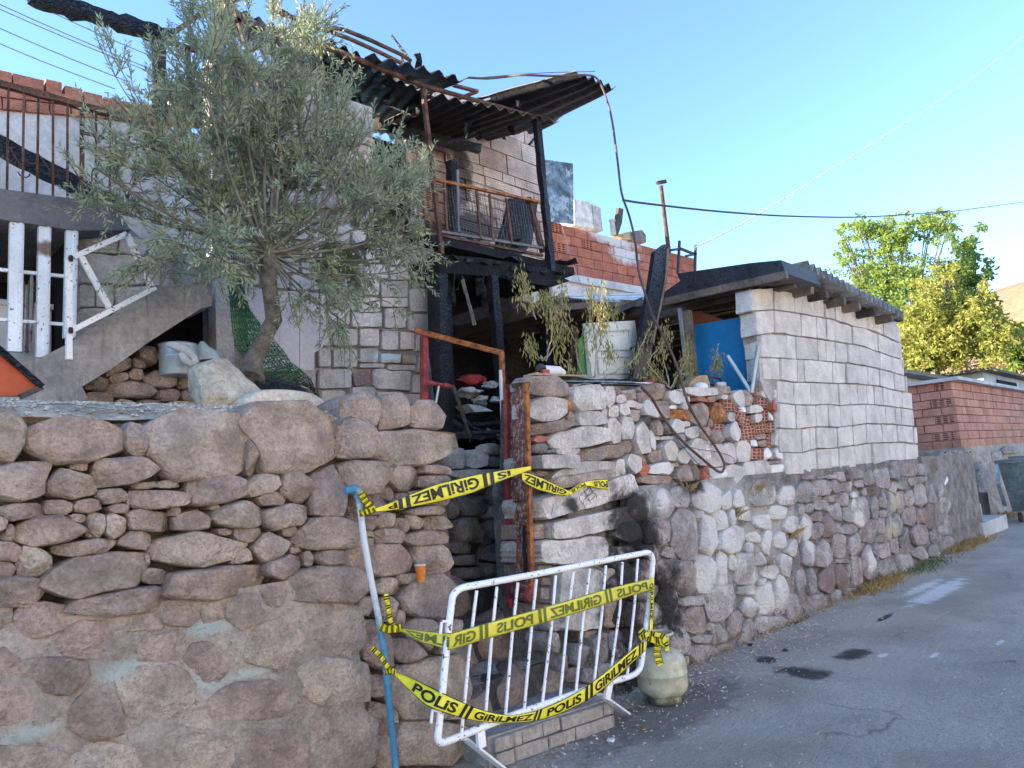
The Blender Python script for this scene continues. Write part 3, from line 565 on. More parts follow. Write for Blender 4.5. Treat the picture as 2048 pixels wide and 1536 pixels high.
lay_stones(uw, [q for q in A1 if q[1] < 948] + [q for q in B1], 'y', YU, depth=.34, maxf=.065, flat=.75, nz=.10, gap=.6, n=24, jag=.07, limit=1.2, back=.12, tilt=.2)
slab_px([(1058,790),(1110,765),(1300,775),(1500,795),(1555,790),(1570,955),(1250,985),(1056,985)], 'y', YU+.06, .3, 'wall_core', M['crevice'], uw)
# entrance pillar of long slabs
pw_ = thing('slab_pillar', (4.1, YU, 0), 'stacked long concrete slabs, scorched on the right, forming the pillar beside the rusty gate', 'pillar')
P1 = region(860, 880, 3.657, '''
b 750 110 1050 215;b 735 335 1485 500 -15;b 815 540 1450 690 -12;s 735 612 820 730;b 735 715 1255 905 -5;s 800 1000 872 1065;s 790 1075 860 1170;b 880 925 1220 1400 3;s 760 905 880 1000;s 1225 930 1330 1100;s 1100 1385 1210 1450;s 820 1200 960 1300;s 1140 1400 1280 1500;s 1220 1120 1330 1380;s 855 240 1330 340 -8''')
lay_stones(pw_, P1, 'y', YU-.04, depth=.3, maxf=.08, flat=.8, nz=.06, gap=1., n=32, jag=.02, limit=1.02, back=.3, tilt=.04, pw=9, poly=False)
slab_px([(1058,940),(1270,950),(1285,1100),(1300,1440),(1090,1470)], 'y', YU+.08, .4, 'pillar_core', M['mortar2'], pw_)
# back of the entrance recess
rec = thing('recess_wall', (4.0, 4.6, 0), 'dark stone wall with pale grey blocks on top at the back of the entrance, left of the rusty gate', 'wall')
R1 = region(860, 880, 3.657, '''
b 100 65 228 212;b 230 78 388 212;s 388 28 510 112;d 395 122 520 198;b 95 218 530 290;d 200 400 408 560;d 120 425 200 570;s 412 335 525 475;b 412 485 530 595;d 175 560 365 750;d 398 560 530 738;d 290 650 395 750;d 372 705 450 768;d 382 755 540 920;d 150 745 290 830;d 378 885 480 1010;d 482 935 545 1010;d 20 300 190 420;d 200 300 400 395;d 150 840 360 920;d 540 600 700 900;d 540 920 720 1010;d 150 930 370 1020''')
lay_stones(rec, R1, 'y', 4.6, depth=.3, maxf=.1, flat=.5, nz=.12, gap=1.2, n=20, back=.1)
MB().box((2.86, 4.68, -.1), (4.75, 4.95, 1.86)).build('wall_core', M['mud'], rec)
# ============================================================ WHITE BLOCK WALL
bwl = thing('block_wall', (10, 3.55, 1.48), 'long wall of rough white pumice blocks under the corrugated shed roof', 'wall')
EZ = lambda x, y: (1490+x/3.84, 560+y/3.84)
LN = [[(28,75),(190,62),(350,110),(510,130),(590,150),(800,215),(1040,310),(1145,360),(1180,366)],
 [(40,243),(190,232),(360,258),(500,280),(665,312),(800,355),(910,375),(1045,430),(1150,480),(1190,492)],
 [(70,428),(200,408),(400,435),(600,465),(760,490),(910,520),(1020,560),(1105,590),(1203,612)],
 [(105,600),(250,603),(370,612),(540,620),(620,630),(750,640),(930,668),(1100,705),(1213,740)],
 [(118,768),(260,772),(380,795),(480,790),(650,797),(840,800),(1010,818),(1110,845),(1240,868)],
 [(200,940),(340,960),(480,965),(620,958),(700,968),(900,955),(1120,975),(1270,998)],
 [(235,1140),(360,1150),(520,1130),(700,1135),(900,1105),(1130,1110),(1288,1130)],
 [(245,1325),(410,1330),(520,1300),(680,1290),(940,1255),(1150,1248),(1305,1262)],
 [(280,1500),(460,1492),(540,1452),(700,1447),(860,1440),(960,1420),(1090,1385),(1215,1390),(1322,1375)]]
JT = [[28,200,355,505,590,662,795,925,1040,1148,1178],[68,205,408,525,600,665,805,915,1005,1098,1198],[102,305,375,545,605,675,765,935,1015,1103,1195,1208],
 [116,250,375,425,545,655,755,845,925,1010,1060,1130,1215,1228],[222,350,480,625,705,790,850,920,975,1040,1100,1190,1270],[236,360,450,525,615,705,795,905,980,1060,1135,1180,1280],
 [245,415,475,520,680,800,905,945,1035,1150,1272,1300],[282,420,525,640,700,825,955,1090,1215,1318]]
def li(L, x): return float(np.interp(x, [p[0] for p in L], [p[1] for p in L]))
for r in range(8):
    for k in range(len(JT[r])-1):
        x0, x1 = JT[r][k]+2, JT[r][k+1]-2; y0a, y1a = li(LN[r], x0)+3, li(LN[r], x1)+3; y0b, y1b = li(LN[r+1], x0)-3, li(LN[r+1], x1)-3
        sh = (8 if r > 3 else 5)  # courses lean slightly
        c4 = [(x0-sh*.4, y0a), (x1-sh*.4, y1a), (x1+sh*.6, y1b), (x0+sh*.6, y0b)]
        # rounded, slightly irregular outline
        ol = []
        for a in range(4):
            p0, p1, p2 = [np.array(c4[(a+d) % 4], float) for d in (-1, 0, 1)]; rr = min(rng.uniform(2, 9), .3*np.linalg.norm(p0-p1), .3*np.linalg.norm(p2-p1))
            ol += [p1+(p0-p1)/np.linalg.norm(p0-p1)*rr, p1+((p0-p1)/np.linalg.norm(p0-p1)+(p2-p1)/np.linalg.norm(p2-p1))*rr*.28, p1+(p2-p1)/np.linalg.norm(p2-p1)*rr]
            for t in (.35, .65): 
                q = p1+(p2-p1)*t; ol.append(q+rng.normal(0, 1.4, 2))
        ol = [EZ(*p) for p in ol]
        prof = .95
        v, f = stone_mesh(ol, 'y', 3.55, .16, rng.uniform(.022, .05), prof, .02, rings=(1, .988, .968, .8, .4), tilt=.015)
        link_mesh('stone_block', v, f, M['block'], bwl, 30)
slab_px([EZ(108,600),EZ(215,600),EZ(240,760),EZ(262,960),EZ(212,958),EZ(150,860),EZ(116,770)], 'y', 3.53, .1, 'cement_patch', M['blockmortar'], bwl)
slab_px([EZ(32,75),EZ(190,66),EZ(800,220),EZ(1170,365),EZ(1200,600),EZ(1240,870),EZ(1270,1000),EZ(1316,1380),EZ(1090,1395),EZ(470,1495),EZ(275,1500),EZ(240,1300),EZ(215,950),EZ(135,770),EZ(110,600)], 'y', 3.565, .16, 'cement_joints', M['blockmortar'], bwl)
# ============================================================ BURNT HOUSE
house = thing('burnt_house', (4, 6, 2.3), 'fire-damaged two-storey block house with a blackened porch, sooty upper balcony and ruined corrugated roof', 'house')
HY = 6.0
def wallpx(poly, y, thick, m, name='wall', parent=house, **kw): return slab_px(poly, 'y', y, thick, name, m, parent, **kw)
wallpx([(428,860),(424,300),(424,110),(745,215),(748,470),(868,500),(878,860)], HY+.03, .22, M['plastersooty'])
HB = region(420, 440, 3.9375, '''
h 1562 540 1770 730;h 1362 692 1542 858;h 1548 740 1758 888;h 1165 855 1330 1003;h 1338 868 1480 1030;h 1485 878 1603 1028;h 1608 900 1750 1040;h 832 835 952 998;h 958 855 1160 998;h 842 1012 948 1163;h 955 1015 1158 1168;h 1167 1012 1320 1128;h 1330 1052 1500 1130;s 1505 1062 1620 1138;h 1627 1080 1745 1208;h 1165 1132 1370 1168;h 1385 1142 1615 1188
k 1118 1192 1258 1308 -15;h 1268 1175 1580 1342 4;h 1582 1218 1700 1368;h 702 1172 828 1330;h 838 1175 1113 1332;h 862 1342 1065 1445;h 1105 1312 1300 1425;h 1300 1352 1520 1440;h 1522 1368 1700 1440;h 285 140 420 288;h 288 302 418 520;h 430 302 700 420;h 705 310 950 430;h 430 425 620 545;h 625 430 860 560;h 955 330 1200 450;h 865 445 1080 575;h 1205 350 1400 470;h 1085 460 1330 600;h 1335 480 1555 620;h 1405 370 1560 478;h 1340 610 1556 690
h 430 560 700 690;h 705 575 950 700;h 955 590 1150 720;h 1155 610 1335 740;h 850 705 1100 830;h 1105 725 1355 850;h 285 20 560 135;h 565 30 800 160;h 805 50 1100 190;h 1105 90 1400 220;h 430 170 640 298;h 645 170 900 305;h 905 195 1150 325;h 1155 215 1400 345;h 1405 240 1600 360;h 1600 430 1765 530;h 1340 860 1480 868''')
lay_stones(house, HB, 'y', HY, depth=.12, maxf=.025, flat=.9, nz=.05, gap=.8, n=32, jag=.015, limit=1.0, pw=9, poly=False, back=.05, tilt=.03)
# lilac render patch
rough_sheet('plaster_patch', [Y(490,568,HY-.035), Y(632,615,HY-.035), Y(628,740,HY-.035), Y(500,745,HY-.035)], 30, 24, .006, 5, M['plasterlilac'], house)
rough_sheet('plaster_patch', [Y(560,600,HY-.04), Y(700,618,HY-.04), Y(640,700,HY-.04), Y(560,735,HY-.04)], 20, 18, .005, 5, M['plasterlilac'], house)
# corner pillar
wallpx([(430,560),(425,500),(455,505),(462,600),(468,700),(478,800),(436,800)], HY-.12, .15, M['houseblock'], 'corner_pillar')
# upper storey patches behind the tree
wallpx([(440,150),(640,205),(735,250),(738,330),(700,420),(440,400)], HY-.01, .03, M['plastersooty'], 'plaster_patch')
brick_face(house, [Y(690,262,HY-.03), Y(748,280,HY-.03), Y(752,372,HY-.03), Y(694,350,HY-.03)], 5, 2, M['brickburnt'], seed=4)
# recess: upper back wall of scorched hollow bricks
BY = 7.3; xa, xb = Y(815,400,BY)[0], Y(1088,400,BY)[0]; zt, zb = Y(1075,262,BY)[2], Y(1095,540,BY)[2]; zm = Y(1000,345,BY)[2]
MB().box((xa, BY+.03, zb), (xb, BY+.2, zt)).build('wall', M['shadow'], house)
brick_face(house, [(xa,BY,zt),(xb,BY,zt),(xb,BY,zm),(xa,BY,zm)], 3, 4.5, M['brickburnt'], seed=9, jit=.25, name='brick', proud=.015, gap=.014)
brick_face(house, [(xa,BY,zm-.005),(xb,BY,zm-.005),(xb,BY,zb),(xa,BY,zb)], 9, 7.5, M['brickburnt'], seed=3, jit=.3, proud=.02, gap=.014, hollow={(0,0),(2,0),(4,0),(6,0),(1,1),(3,1),(5,1),(7,1),(0,2),(3,3)})
# side walls and dark interior of the recess and porch
xl = Y(868,700,HY)[0]
MB().box((xl-.16, HY+.25, 1.9), (xl-.02, 9.4, 4.3)).box((xl-.7, 9.3, 1.9), (15.2, 9.5, 5.3)).box((xl-.3, 6.25, 4.25), (7.3, 9.4, 4.4)).build('interior_wall', M['dark'], house)  # back wall run on to the right, out of view, to block sun
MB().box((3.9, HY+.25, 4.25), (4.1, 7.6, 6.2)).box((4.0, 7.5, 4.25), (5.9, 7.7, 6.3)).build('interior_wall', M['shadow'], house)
# inner stone wall seen through the porch
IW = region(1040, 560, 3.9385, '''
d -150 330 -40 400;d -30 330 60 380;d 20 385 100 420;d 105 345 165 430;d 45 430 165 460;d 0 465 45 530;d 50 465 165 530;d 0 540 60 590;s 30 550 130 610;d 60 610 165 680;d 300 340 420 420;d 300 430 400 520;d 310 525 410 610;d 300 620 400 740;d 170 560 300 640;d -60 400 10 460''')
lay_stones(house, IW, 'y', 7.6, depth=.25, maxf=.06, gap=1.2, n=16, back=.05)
MB().box((6.4, 7.62, 2.0), (9.2, 7.8, 3.9)).build('interior_wall', M['dark'], house)
# canopy / floor edge above the porch
CAN = slab_px([(872,508),(960,515),(1075,533),(1142,549),(1128,556),(1140,562),(1095,572),(985,553),(880,545)], 'y', 5.55, .5, 'burnt_canopy', M['dark'], house)
mb = MB()
for k in range(9):
    a = Y(880+k*30, 510+k*4.5, 5.5); mb.beam(a, a+[rng.uniform(-.05,.3), .9, rng.uniform(0,.1)], .09, .03, segs=4, jit=.02)
mb.build('burnt_boards', M['char'], house)
MB().box((4.9, 5.9, 4.28), (7.35, 7.4, 4.38)).build('balcony_floor', M['dark'], house)
# charred posts
for a, b, wd, yy in [((881,548),(884,840),.10,5.6), ((893,560),(905,890),.07,5.75), ((984,552),(1006,800),.10,5.55), ((1086,560),(1094,780),.09,5.7), ((1072,236),(1103,545),.085,5.88)]:
    MB().beam(Y(*a,yy), Y(*b,yy), wd, wd*.9, up=(0,1,0), segs=12, jit=.005).build('charred_post', M['char'], house)
wallpx([(868,560),(880,556),(900,640),(908,760),(908,892),(888,900),(884,800),(872,700)], 5.7, .12, M['char'], 'charred_door_jamb')
MB().beam(Y(845,170,5.9), Y(884,515,5.9), .045, .045, up=(0,1,0)).beam(Y(872,545,5.8), Y(880,600,5.8), .04, .04, up=(0,1,0)).build('steel_post', M['rust'], house)
MB().beam(Y(1056,395,5.95), Y(1086,505,5.95), .06, .06, up=(0,1,0)).build('steel_post', M['rust'], house)
MB().tube([Y(585,62,5.9), Y(640,88,5.9), Y(848,172,5.9), Y(960,203,5.9), Y(1092,240,5.9)], .028, 8).build('roof_tube', M['rust'], house)
mb = MB().beam(Y(862,358,5.9), Y(1078,404,5.9), .04, .03); mb.build('balcony_rail', M['rustorange'], house)
MB().beam(Y(879,463,5.9), Y(1085,496,5.9), .03, .03).build('balcony_rail', M['concretedark'], house)
MB().beam(Y(880,471,5.9), Y(1085,511,5.9), .035, .03).build('balcony_rail', M['rust'], house)
for a, b, m in [((889,366),(894,460),'rust'), ((915,340),(917,464),'concretedark'), ((953,382),(962,478),'rust'), ((979,388),(986,480),'rust'), ((1013,397),(1023,487),'rust')]:
    MB().beam(Y(*a,5.89), Y(*b,5.89), .03, .02, up=(0,1,0)).build('baluster', M[m], house)
mb = MB(); q = [Y(885,372,5.93), Y(1072,414,5.93), Y(1082,492,5.93), Y(893,458,5.93)]
for k in range(34): mb.beam(bil(q,k/33,0)+rng.normal(0,.008,3), bil(q,min(1,k/33+.01),1), .004, .004)
for k in range(10): mb.tube([bil(q,t,k/9)+[0,0,rng.normal(0,.006)] for t in np.linspace(0,1,24)], .002, 3)
mb.build('wire_mesh', M['wire'], house, kind='stuff')
wallpx([(1020,396),(1076,404),(1064,488),(1030,524),(984,522),(1008,450)], 6.25, .05, M['char'], 'charred_board')
mb = MB()
for k in range(6): mb.beam(Y(1022+k*9,400+k,6.22), Y(990+k*12,520-k*5,6.22), .012, .02)
mb.build('mesh_frame', M['woodsoot'], house)
MB().beam(Y(903,322,7.1), Y(912,500,7.1), .14, .1, up=(0,1,0), segs=10, jit=.012).build('charred_post', M['char'], house)
MB().beam(Y(800,262,6.9), Y(958,299,6.9), .12, .1, segs=8, jit=.01).build('charred_beam', M['char'], house)
mb = MB()
for k in range(14):
    a = Y(rng.uniform(880,1080), rng.uniform(495,540), rng.uniform(5.7,6.6)); mb.beam(a, a+rng.normal(0,.25,3)*[1,1,.3], .08, .02, segs=3, jit=.02)
for k in range(26):
    a = Y(rng.uniform(760,1090), rng.uniform(196,262), rng.uniform(5.9,7.0)); mb.beam(a, a+[rng.normal(0,.2), rng.normal(0,.1), -rng.uniform(.05,.3)], rng.uniform(.01,.05), .01, segs=3, jit=.012)
for k in range(30):
    a = Y(rng.uniform(885,1130), rng.uniform(545,560), rng.uniform(5.5,6.5)); mb.beam(a, a+[rng.normal(0,.12), rng.normal(0,.1), -rng.uniform(.05,.35)], rng.uniform(.008,.05), .008, segs=3, jit=.015)
for k in range(22):
    a = Y(rng.uniform(640,860), rng.uniform(95,190)+0, rng.uniform(5.9,6.8)); mb.beam(a, a+rng.normal(0,.18,3), rng.uniform(.02,.07), .015, segs=3, jit=.015)
mb.build('burnt_debris', M['char'], house, kind='stuff')
# ------------------------------------------------------------ corrugated roof sheets
def corrugated(name, near, far, waves, m, parent=None, amp=.022, th=.007, sag=0, rag=0, nv=8, rim=None, **kw):
    n0, n1 = [np.array(p, float) for p in near]; f0, f1 = [np.array(p, float) for p in far]; nu = waves*8; mb = MB(); T = []; B = []
    nrm = np.cross(n1-n0, f0-n0); nrm /= np.linalg.norm(nrm); nrm = nrm if nrm[2] > 0 else -nrm
    for j in range(nv+1):
        for i in range(nu+1):
            u = i/nu; v = j/nv; vv = v
            if rag and j == nv: vv = v-abs(mnoise.noise(Vector((u*9, 3, waves))))*rag
            if rag and j == 0: vv = abs(mnoise.noise(Vector((u*14, 7, waves))))*rag*.12
            p = (n0*(1-u)+n1*u)*(1-vv)+(f0*(1-u)+f1*u)*vv
            p = p+nrm*(amp*math.cos(u*waves*2*math.pi)-sag*4*v*(1-v)+.02*mnoise.noise(Vector((p*2).tolist())))
            T.append(p); B.append(p-nrm*th)
    W = nu+1; n = len(T); fs = []
    for j in range(nv):
        for i in range(nu):
            a = j*W+i; fs.append((a, a+1, a+W+1, a+W)); fs.append((n+a, n+a+W, n+a+W+1, n+a+1))
    edge = [(i, i+1) for i in range(nu)]+[(nv*W+i+1, nv*W+i) for i in range(nu)]+[((j+1)*W, j*W) for j in range(nv)]+[(j*W+nu, (j+1)*W+nu) for j in range(nv)]
    mi = [0]*len(fs)
    for a, b in edge: fs.append((a, n+a, n+b, b)); mi.append(1 if rim else 0)
    return link_mesh(name, T+B, fs, [m, rim] if rim else m, parent, 60, mi=mi, **kw)
corrugated('roof_sheet', (Y(1152,146,4.9), Y(1232,177,4.9)), (Y(925,208,7.0), Y(1078,262,7.0)), 5, M['roofblack'], house, rim=M['roofedge'], amp=.03)
corrugated('roof_sheet', (Y(885,192,5.8), Y(1118,243,5.8)), (Y(735,262,7.3), Y(985,280,7.3)), 10, M['roofblack'], house, rim=M['roofedge'], rag=.1, amp=.028)
corrugated('roof_sheet', (Y(748,112,5.7), Y(936,160,5.7)), (Y(700,130,6.5), Y(860,190,6.5)), 6, M['roofblack'], house, rim=M['roofedge'], amp=.03, rag=.45)
corrugated('roof_sheet', (Y(585,70,6.0), Y(865,190,6.0)), (Y(520,150,7.5), Y(790,280,7.5)), 12, M['roofblack'], house, rag=.15)
corrugated('roof_sheet', (Y(640,72,5.95), Y(760,128,5.95)), (Y(620,100,6.3), Y(740,150,6.3)), 5, M['roofblack'], house, rag=.6, amp=.03)
corrugated('roof_sheet', (Y(440,0,6.0), Y(640,90,6.0)), (Y(420,60,6.9), Y(600,150,6.9)), 8, M['roofblack'], house, rag=.5)
corrugated('roof_sheet', (Y(1060,230,5.8), Y(1118,246,5.8)), (Y(1000,262,6.6), Y(1066,268,6.6)), 3, M['roofblack'], house, rag=.3)
mb = MB()
mb.beam(Y(905,170,6.2), Y(955,183,6.2), .05, .03).beam(Y(955,183,6.2), Y(890,207,6.4), .05, .03).beam(Y(855,192,6.2), Y(895,208,6.4), .04, .03)
mb.build('roof_batten', M['rust'], house)
MB().beam(Y(935,212,6.1), Y(975,200,6.1), .10, .02).build('roof_batten', M['white'], house)
for pts in [[(560,20),(600,45),(655,62),(668,56),(690,60),(740,80),(800,108),(822,122)], [(662,64),(700,78),(760,105),(802,126)], [(550,25),(600,38),(640,55)]]:
    MB().tube([Y(*p,5.85) for p in pts], .022, 8).build('bent_tube', M['rust'], house)
wallpx([(738,262),(745,238),(760,235),(752,262),(744,270)], 6.6, .03, M['woodpale'], 'yellow_board')  # pale wood colour stands in for sun on bits of wall
wallpx([(740,255),(760,245),(764,252),(744,270)], 6.58, .02, M['woodpale'], 'yellow_board')  # second painted patch of sunlit wall
# ------------------------------------------------------------ left part: white wall, terrace slab, stair
LYW = 7.5
wallpx([(-120,175),(0,205),(235,243),(430,272),(430,640),(-120,640)], LYW, .2, M['plasterwhite'])
brick_face(house, [Y(-90,186,LYW-.02), Y(345,236,LYW-.02), Y(345,250,LYW-.02), Y(-90,212,LYW-.02)], 1, 12, M['parapet'], seed=5, jit=.3, depth=.14)
brick_face(house, [Y(-90,160,LYW-.02), Y(345,216,LYW-.02), Y(345,235,LYW-.02), Y(-90,185,LYW-.02)], 1, 9, M['parapet'], seed=6, jit=.4, depth=.14)
for x0, x1, yo in [(-40,24,0),(26,88,0),(92,124,-4),(130,165,0),(168,205,3),(208,250,5)]:
    t = lambda x: 140+.235*x
    wallpx([(x0,t(x0)+yo),(x1,t(x1)+yo),(x1-1,t(x1)+26),(x0+1,t(x0)+26)], LYW-.03, .16, M['parapet'], 'brick')
wallpx([(340,182),(385,175),(430,190),(470,200),(470,240),(345,234)], 8.3, .3, M['woodpale'], 'straw_bale')  # thatch; its sunlit yellow comes from the pale wood colour
wallpx([(-120,372),(0,377),(225,408),(262,460),(155,461),(0,438),(-120,425)], 5.7, 1.8, M['concretedark'], 'terrace_slab')
# wall between window and stair, of old blocks
LB = region(0, 420, 3.657, '''
h 590 195 860 320 5;h 580 335 1060 560 3;h 582 545 690 715;h 695 548 828 715;h 832 560 1110 695;h 582 722 800 930;h 805 705 1150 900;h 860 200 1060 330 10;h 1065 380 1230 560''')
lay_stones(house, LB, 'y', 5.95, depth=.15, maxf=.04, flat=.9, nz=.07, gap=1., n=32, back=.1, tilt=.04, pw=7, poly=False, jag=.02)
wallpx([(152,455),(262,458),(330,520),(430,520),(430,600),(310,600),(160,715)], 6.0, .15, M['concrete'])
wallpx([(420,240),(432,240),(436,620),(424,600)], 6.2, 1.2, M['plasterwhite'])
# stair flight
STR = [(-120,728),(0,732),(28,729),(88,712),(131,690),(156,674),(202,644),(257,608),(314,573),(339,571),(424,560),(424,612),(402,617),(301,682),(219,740),(164,773),(175,795),(137,825),(-120,828)]
slab_px(STR, 'y', 5.55, .45, 'stair_flight', M['concrete'], house)
wallpx([(-120,825),(140,822),(175,795),(180,850),(-120,860)], 5.6, .3, M['mortar'], 'footing')
# near-black panel standing in for the shade below the stair
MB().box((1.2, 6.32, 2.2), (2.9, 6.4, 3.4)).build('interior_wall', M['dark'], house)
FS = region(0, 420, 3.657, '''
s 1000 1000 1150 1130;s 960 1080 1080 1160;s 760 1090 970 1200 -30;s 800 1180 930 1270;s 935 1160 1055 1250;s 1060 1180 1290 1310;s 770 1260 1120 1380;s 620 1220 800 1330;s 1130 1315 1310 1400;s 600 1330 820 1470;s 1290 1210 1450 1330;s 1315 1300 1450 1400;s 1000 1390 1190 1440;s 820 1380 1000 1470;s 1180 1400 1430 1460;s 1440 1230 1600 1420;s 10 1030 260 1110''')
lay_stones(house, [q for q in FS if q[0] > 60], 'y', 5.75, depth=.35, maxf=.1, gap=1.2, n=20, back=.2, flat=.6)
wallpx([(165,800),(225,765),(262,738),(330,752),(430,765),(430,850),(160,850)], 5.9, .3, M['mud'], 'rubble_fill')
# room behind the window bars, its walls coloured near-black as indoor shade
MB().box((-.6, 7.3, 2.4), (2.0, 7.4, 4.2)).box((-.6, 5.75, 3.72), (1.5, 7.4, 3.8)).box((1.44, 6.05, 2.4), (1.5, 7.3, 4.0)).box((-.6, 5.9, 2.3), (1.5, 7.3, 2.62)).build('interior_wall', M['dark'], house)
# railing on the terrace
for x in (17, 48, 77, 106, 135, 164, 192, 220):
    yt = 168+x*.265; yb = 376+x*.145; MB().beam(Y(x,yt,5.72), Y(x-(3 if x < 100 else 0),yb,5.72), .014 if x != 164 else .03, .014, up=(0,1,0)).build('baluster', M['rust'], house)
MB().beam(Y(-120,136,5.72), Y(240,232,5.72), .045, .045, segs=8, jit=.003).build('handrail', M['rust'], house)
MB().beam(Y(164,265,5.72), Y(230,280,5.72), .02, .02).build('handrail', M['rust'], house)
mb = MB()
for x, y in ((48,345),(106,345),(62,318),(120,335)):
    c = Y(x,y,5.72); mb.tube([c+[.035*math.cos(t),0,.035*math.sin(t)] for t in np.linspace(3.3,6.3,9)], .005, 5)
for a, b in (((20,295),(48,345)),((77,308),(106,350)),((137,322),(164,365))): mb.beam(Y(*a,5.72), Y(*b,5.72), .008, .008)
mb.build('scrollwork', M['rust'], house)
MB().beam(Y(-60,262,6.2), Y(225,408,6.2), .10, .12, segs=14, jit=.006).build('charred_beam', M['char'], house)
MB().beam(Y(60,-8,5.6), Y(345,77,5.6), .10, .10, segs=22, jit=.007).build('charred_beam', M['char'], house)
MB().beam(Y(316,72,5.6), Y(321,235,5.6), .085, .08, up=(0,1,0), segs=10, jit=.003).build('wooden_post', M['woodsoot'], house)
mb = MB()
for a, b in [((338,72),(470,-20)),((336,82),(560,160)),((440,30),(600,80)),((375,95),(382,230)),((470,20),(520,175))]: mb.beam(Y(*a,5.75), Y(*b,5.75), .035, .035)
mb.build('awning_frame', M['rust'], house)
# window bars
wb = MB()
for x0, x1, y0, y1 in [(-75,-45,425,705),(20.5,49,440,703),(78,103,448,715),(133,157,456,676)]:
    wb = MB(); d = 5
    P = [(x0,y0),(x1,y0+2),(x1-d,y1),(x0-d,y1-1)]
    wb.prism([Y(*p,5.72) for p in P], (0,.05,0)); wb.prism([Y(x1-9,y0,5.708), Y(x1-3,y0,5.708), Y(x1-3-d,y1,5.708), Y(x1-9-d,y1,5.708)], (0,.015,0)); wb.build('window_bar', M['whitesteel2'], house)
for a, b in [((-75,428),(160,458)),((-75,532),(132,553)),((-75,634),(130,649))]: MB().beam(Y(*a,5.76), Y(*b,5.76), .025, .022).build('window_crossbar', M['whitesteel2'], house)
# things standing in the room
MB().box((1.06, 6.3, 2.62), (1.42, 6.8, 3.2)).box((1.04, 6.28, 3.2), (1.43, 6.8, 3.24)).build('fridge', M['white'], label='white cabinet standing in the dark room behind the window bars', cat='cabinet')
mb = MB(); 
cv = [Y(48+ (x*3.2), 560+12*math.sin(x), 6.2) for x in range(8)]; cb = [Y(42+(x*3.2), 705, 6.2)+[0,.03*math.sin(x*2),0] for x in range(8)]
for k in range(7): mb.quad(cv[k], cv[k+1], cb[k+1], cb[k])
cu = mb.build('curtain', M['patterncloth'], None, 180, label='white curtain with red flowers hanging behind the window bars', cat='curtain')
# ------------------------------------------------------------ stair gate (white diamond frame)
sg = thing('stair_gate', tuple(Y(140,715,5.4)), 'white chipped steel diamond-shaped gate frame standing on the concrete stair', 'gate')
GZ = lambda x, y: Y(x/3.657, 420+y/3.657, 5.4)
MB().prism([GZ(485,340), GZ(530,345), GZ(532,1095), GZ(488,1090)], (0,.04,0)).build('post', M['whitesteel'], sg)
for a, b in [((515,355),(925,175)),((520,885),(1135,568)),((930,180),(1110,570)),((595,345),(800,715))]: MB().beam(GZ(*a), GZ(*b), .035, .03, up=(0,1,0)).build('rail', M['whitesteel'], sg)
mb = MB()
for y in (360, 885): mb.lathe(GZ(512,y)+[0,-.02,-.02], [(.012,0),(.016,.02),(.012,.04)], 8)
mb.build('hinge', M['rust'], sg, kind='stuff')
# ============================================================ RED BRICK BUILDING BEHIND
rb = thing('brick_building', tuple(Y(1240,590,8.5)), 'red hollow-brick wall with a white painted patch, above and behind the shed roof', 'building')
q = [Y(1098,443,8.5), Y(1391,518,8.5), Y(1388,592,8.5), Y(1104,542,8.5)]
brick_face(rb, q, 5, 14, M['brick'], seed=21, jit=.15, depth=.15, hollow={(0,0),(1,3),(2,0),(4,0)}, proud=.01)
slab_px([(1098,446),(1390,521),(1388,640),(1104,640)], 'y', 8.55, .3, 'wall', M['blockmortar'], rb)
slab_px([(1104,541),(1388,592),(1388,606),(1104,556)], 'y', 8.42, .2, 'ring_beam', M['concretepale'], rb)
slab_px([(1104,557),(1388,607),(1386,650),(1106,640)], 'y', 8.5, .03, 'lower_wall', M['plasterwhite'], rb)
MB().box((9.3, 8.56, 1.5), (15.15, 8.7, 5.4)).build('base_wall', M['plasterwhite'], rb)  # hidden lower wall added to keep sun off the right-hand brick house
MB().box((Y(1391,518,8.5)[0]-.05, 8.56, 1.0), (Y(1391,518,8.5)[0], 15, Y(1391,518,8.5)[2])).build('wall', M['brick'], rb)  # side wall carried down and back to block the sun
for a in [((1148,398),(1182,405),(1188,458),(1150,450)), ((1184,408),(1201,416),(1206,462),(1189,458))]: slab_px(a, 'y', 9.0, .4, 'stone_block', M['blockdirty'], rb)
zs = slab_px([(1083,318),(1146,327),(1148,448),(1097,443)], 'y', 8.2, .02, 'metal_sheet', M['zinc']); props(zs, 'heat-stained grey metal sheet standing upright against the burnt post, above the red brick wall', 'metal sheet')
o = MB().tube([Y(1322,372,8.4), Y(1330,440,8.4), Y(1338,505,8.4)], [.045,.045,.05], 10).build('chimney_pipe', M['rust'], None, 40, label='tall rusty pipe with a small crossbar on top, rising above the red brick wall', cat='pipe')
MB().beam(Y(1314,366,8.4), Y(1331,363,8.4), .06, .08).build('crossbar', M['rust'], o)
WORLD[o.name] = np.array(o.location)
sf = thing('steel_frame', tuple(Y(1375,560,8.2)), 'dark steel bracket frame standing behind the shed roof beside the end of the red wall', 'frame')
for a, b in [((1359,482),(1356,548)),((1391,490),(1390,545)),((1343,500),(1360,498)),((1360,497),(1391,509)),((1372,512),(1392,508))]: MB().beam(Y(*a,8.2), Y(*b,8.2), .05, .05, up=(0,1,0)).build('bar', M['cable'], sf)
slab_px([(1238,415),(1247,418),(1244,446),(1236,471),(1230,468)], 'y', 8.8, .08, 'charred_plank', M['woodsoot'], None, label='charred plank standing on top of the red brick wall', cat='plank')
MB().lathe(Y(1227,470,8.8), [(.06,0),(.06,.2),(.05,.28),(.07,.3),(.07,.34)], 12).build('clay_pipe', M['houseblock'], None, 40, label='short cream clay pipe on top of the red brick wall', cat='pipe')
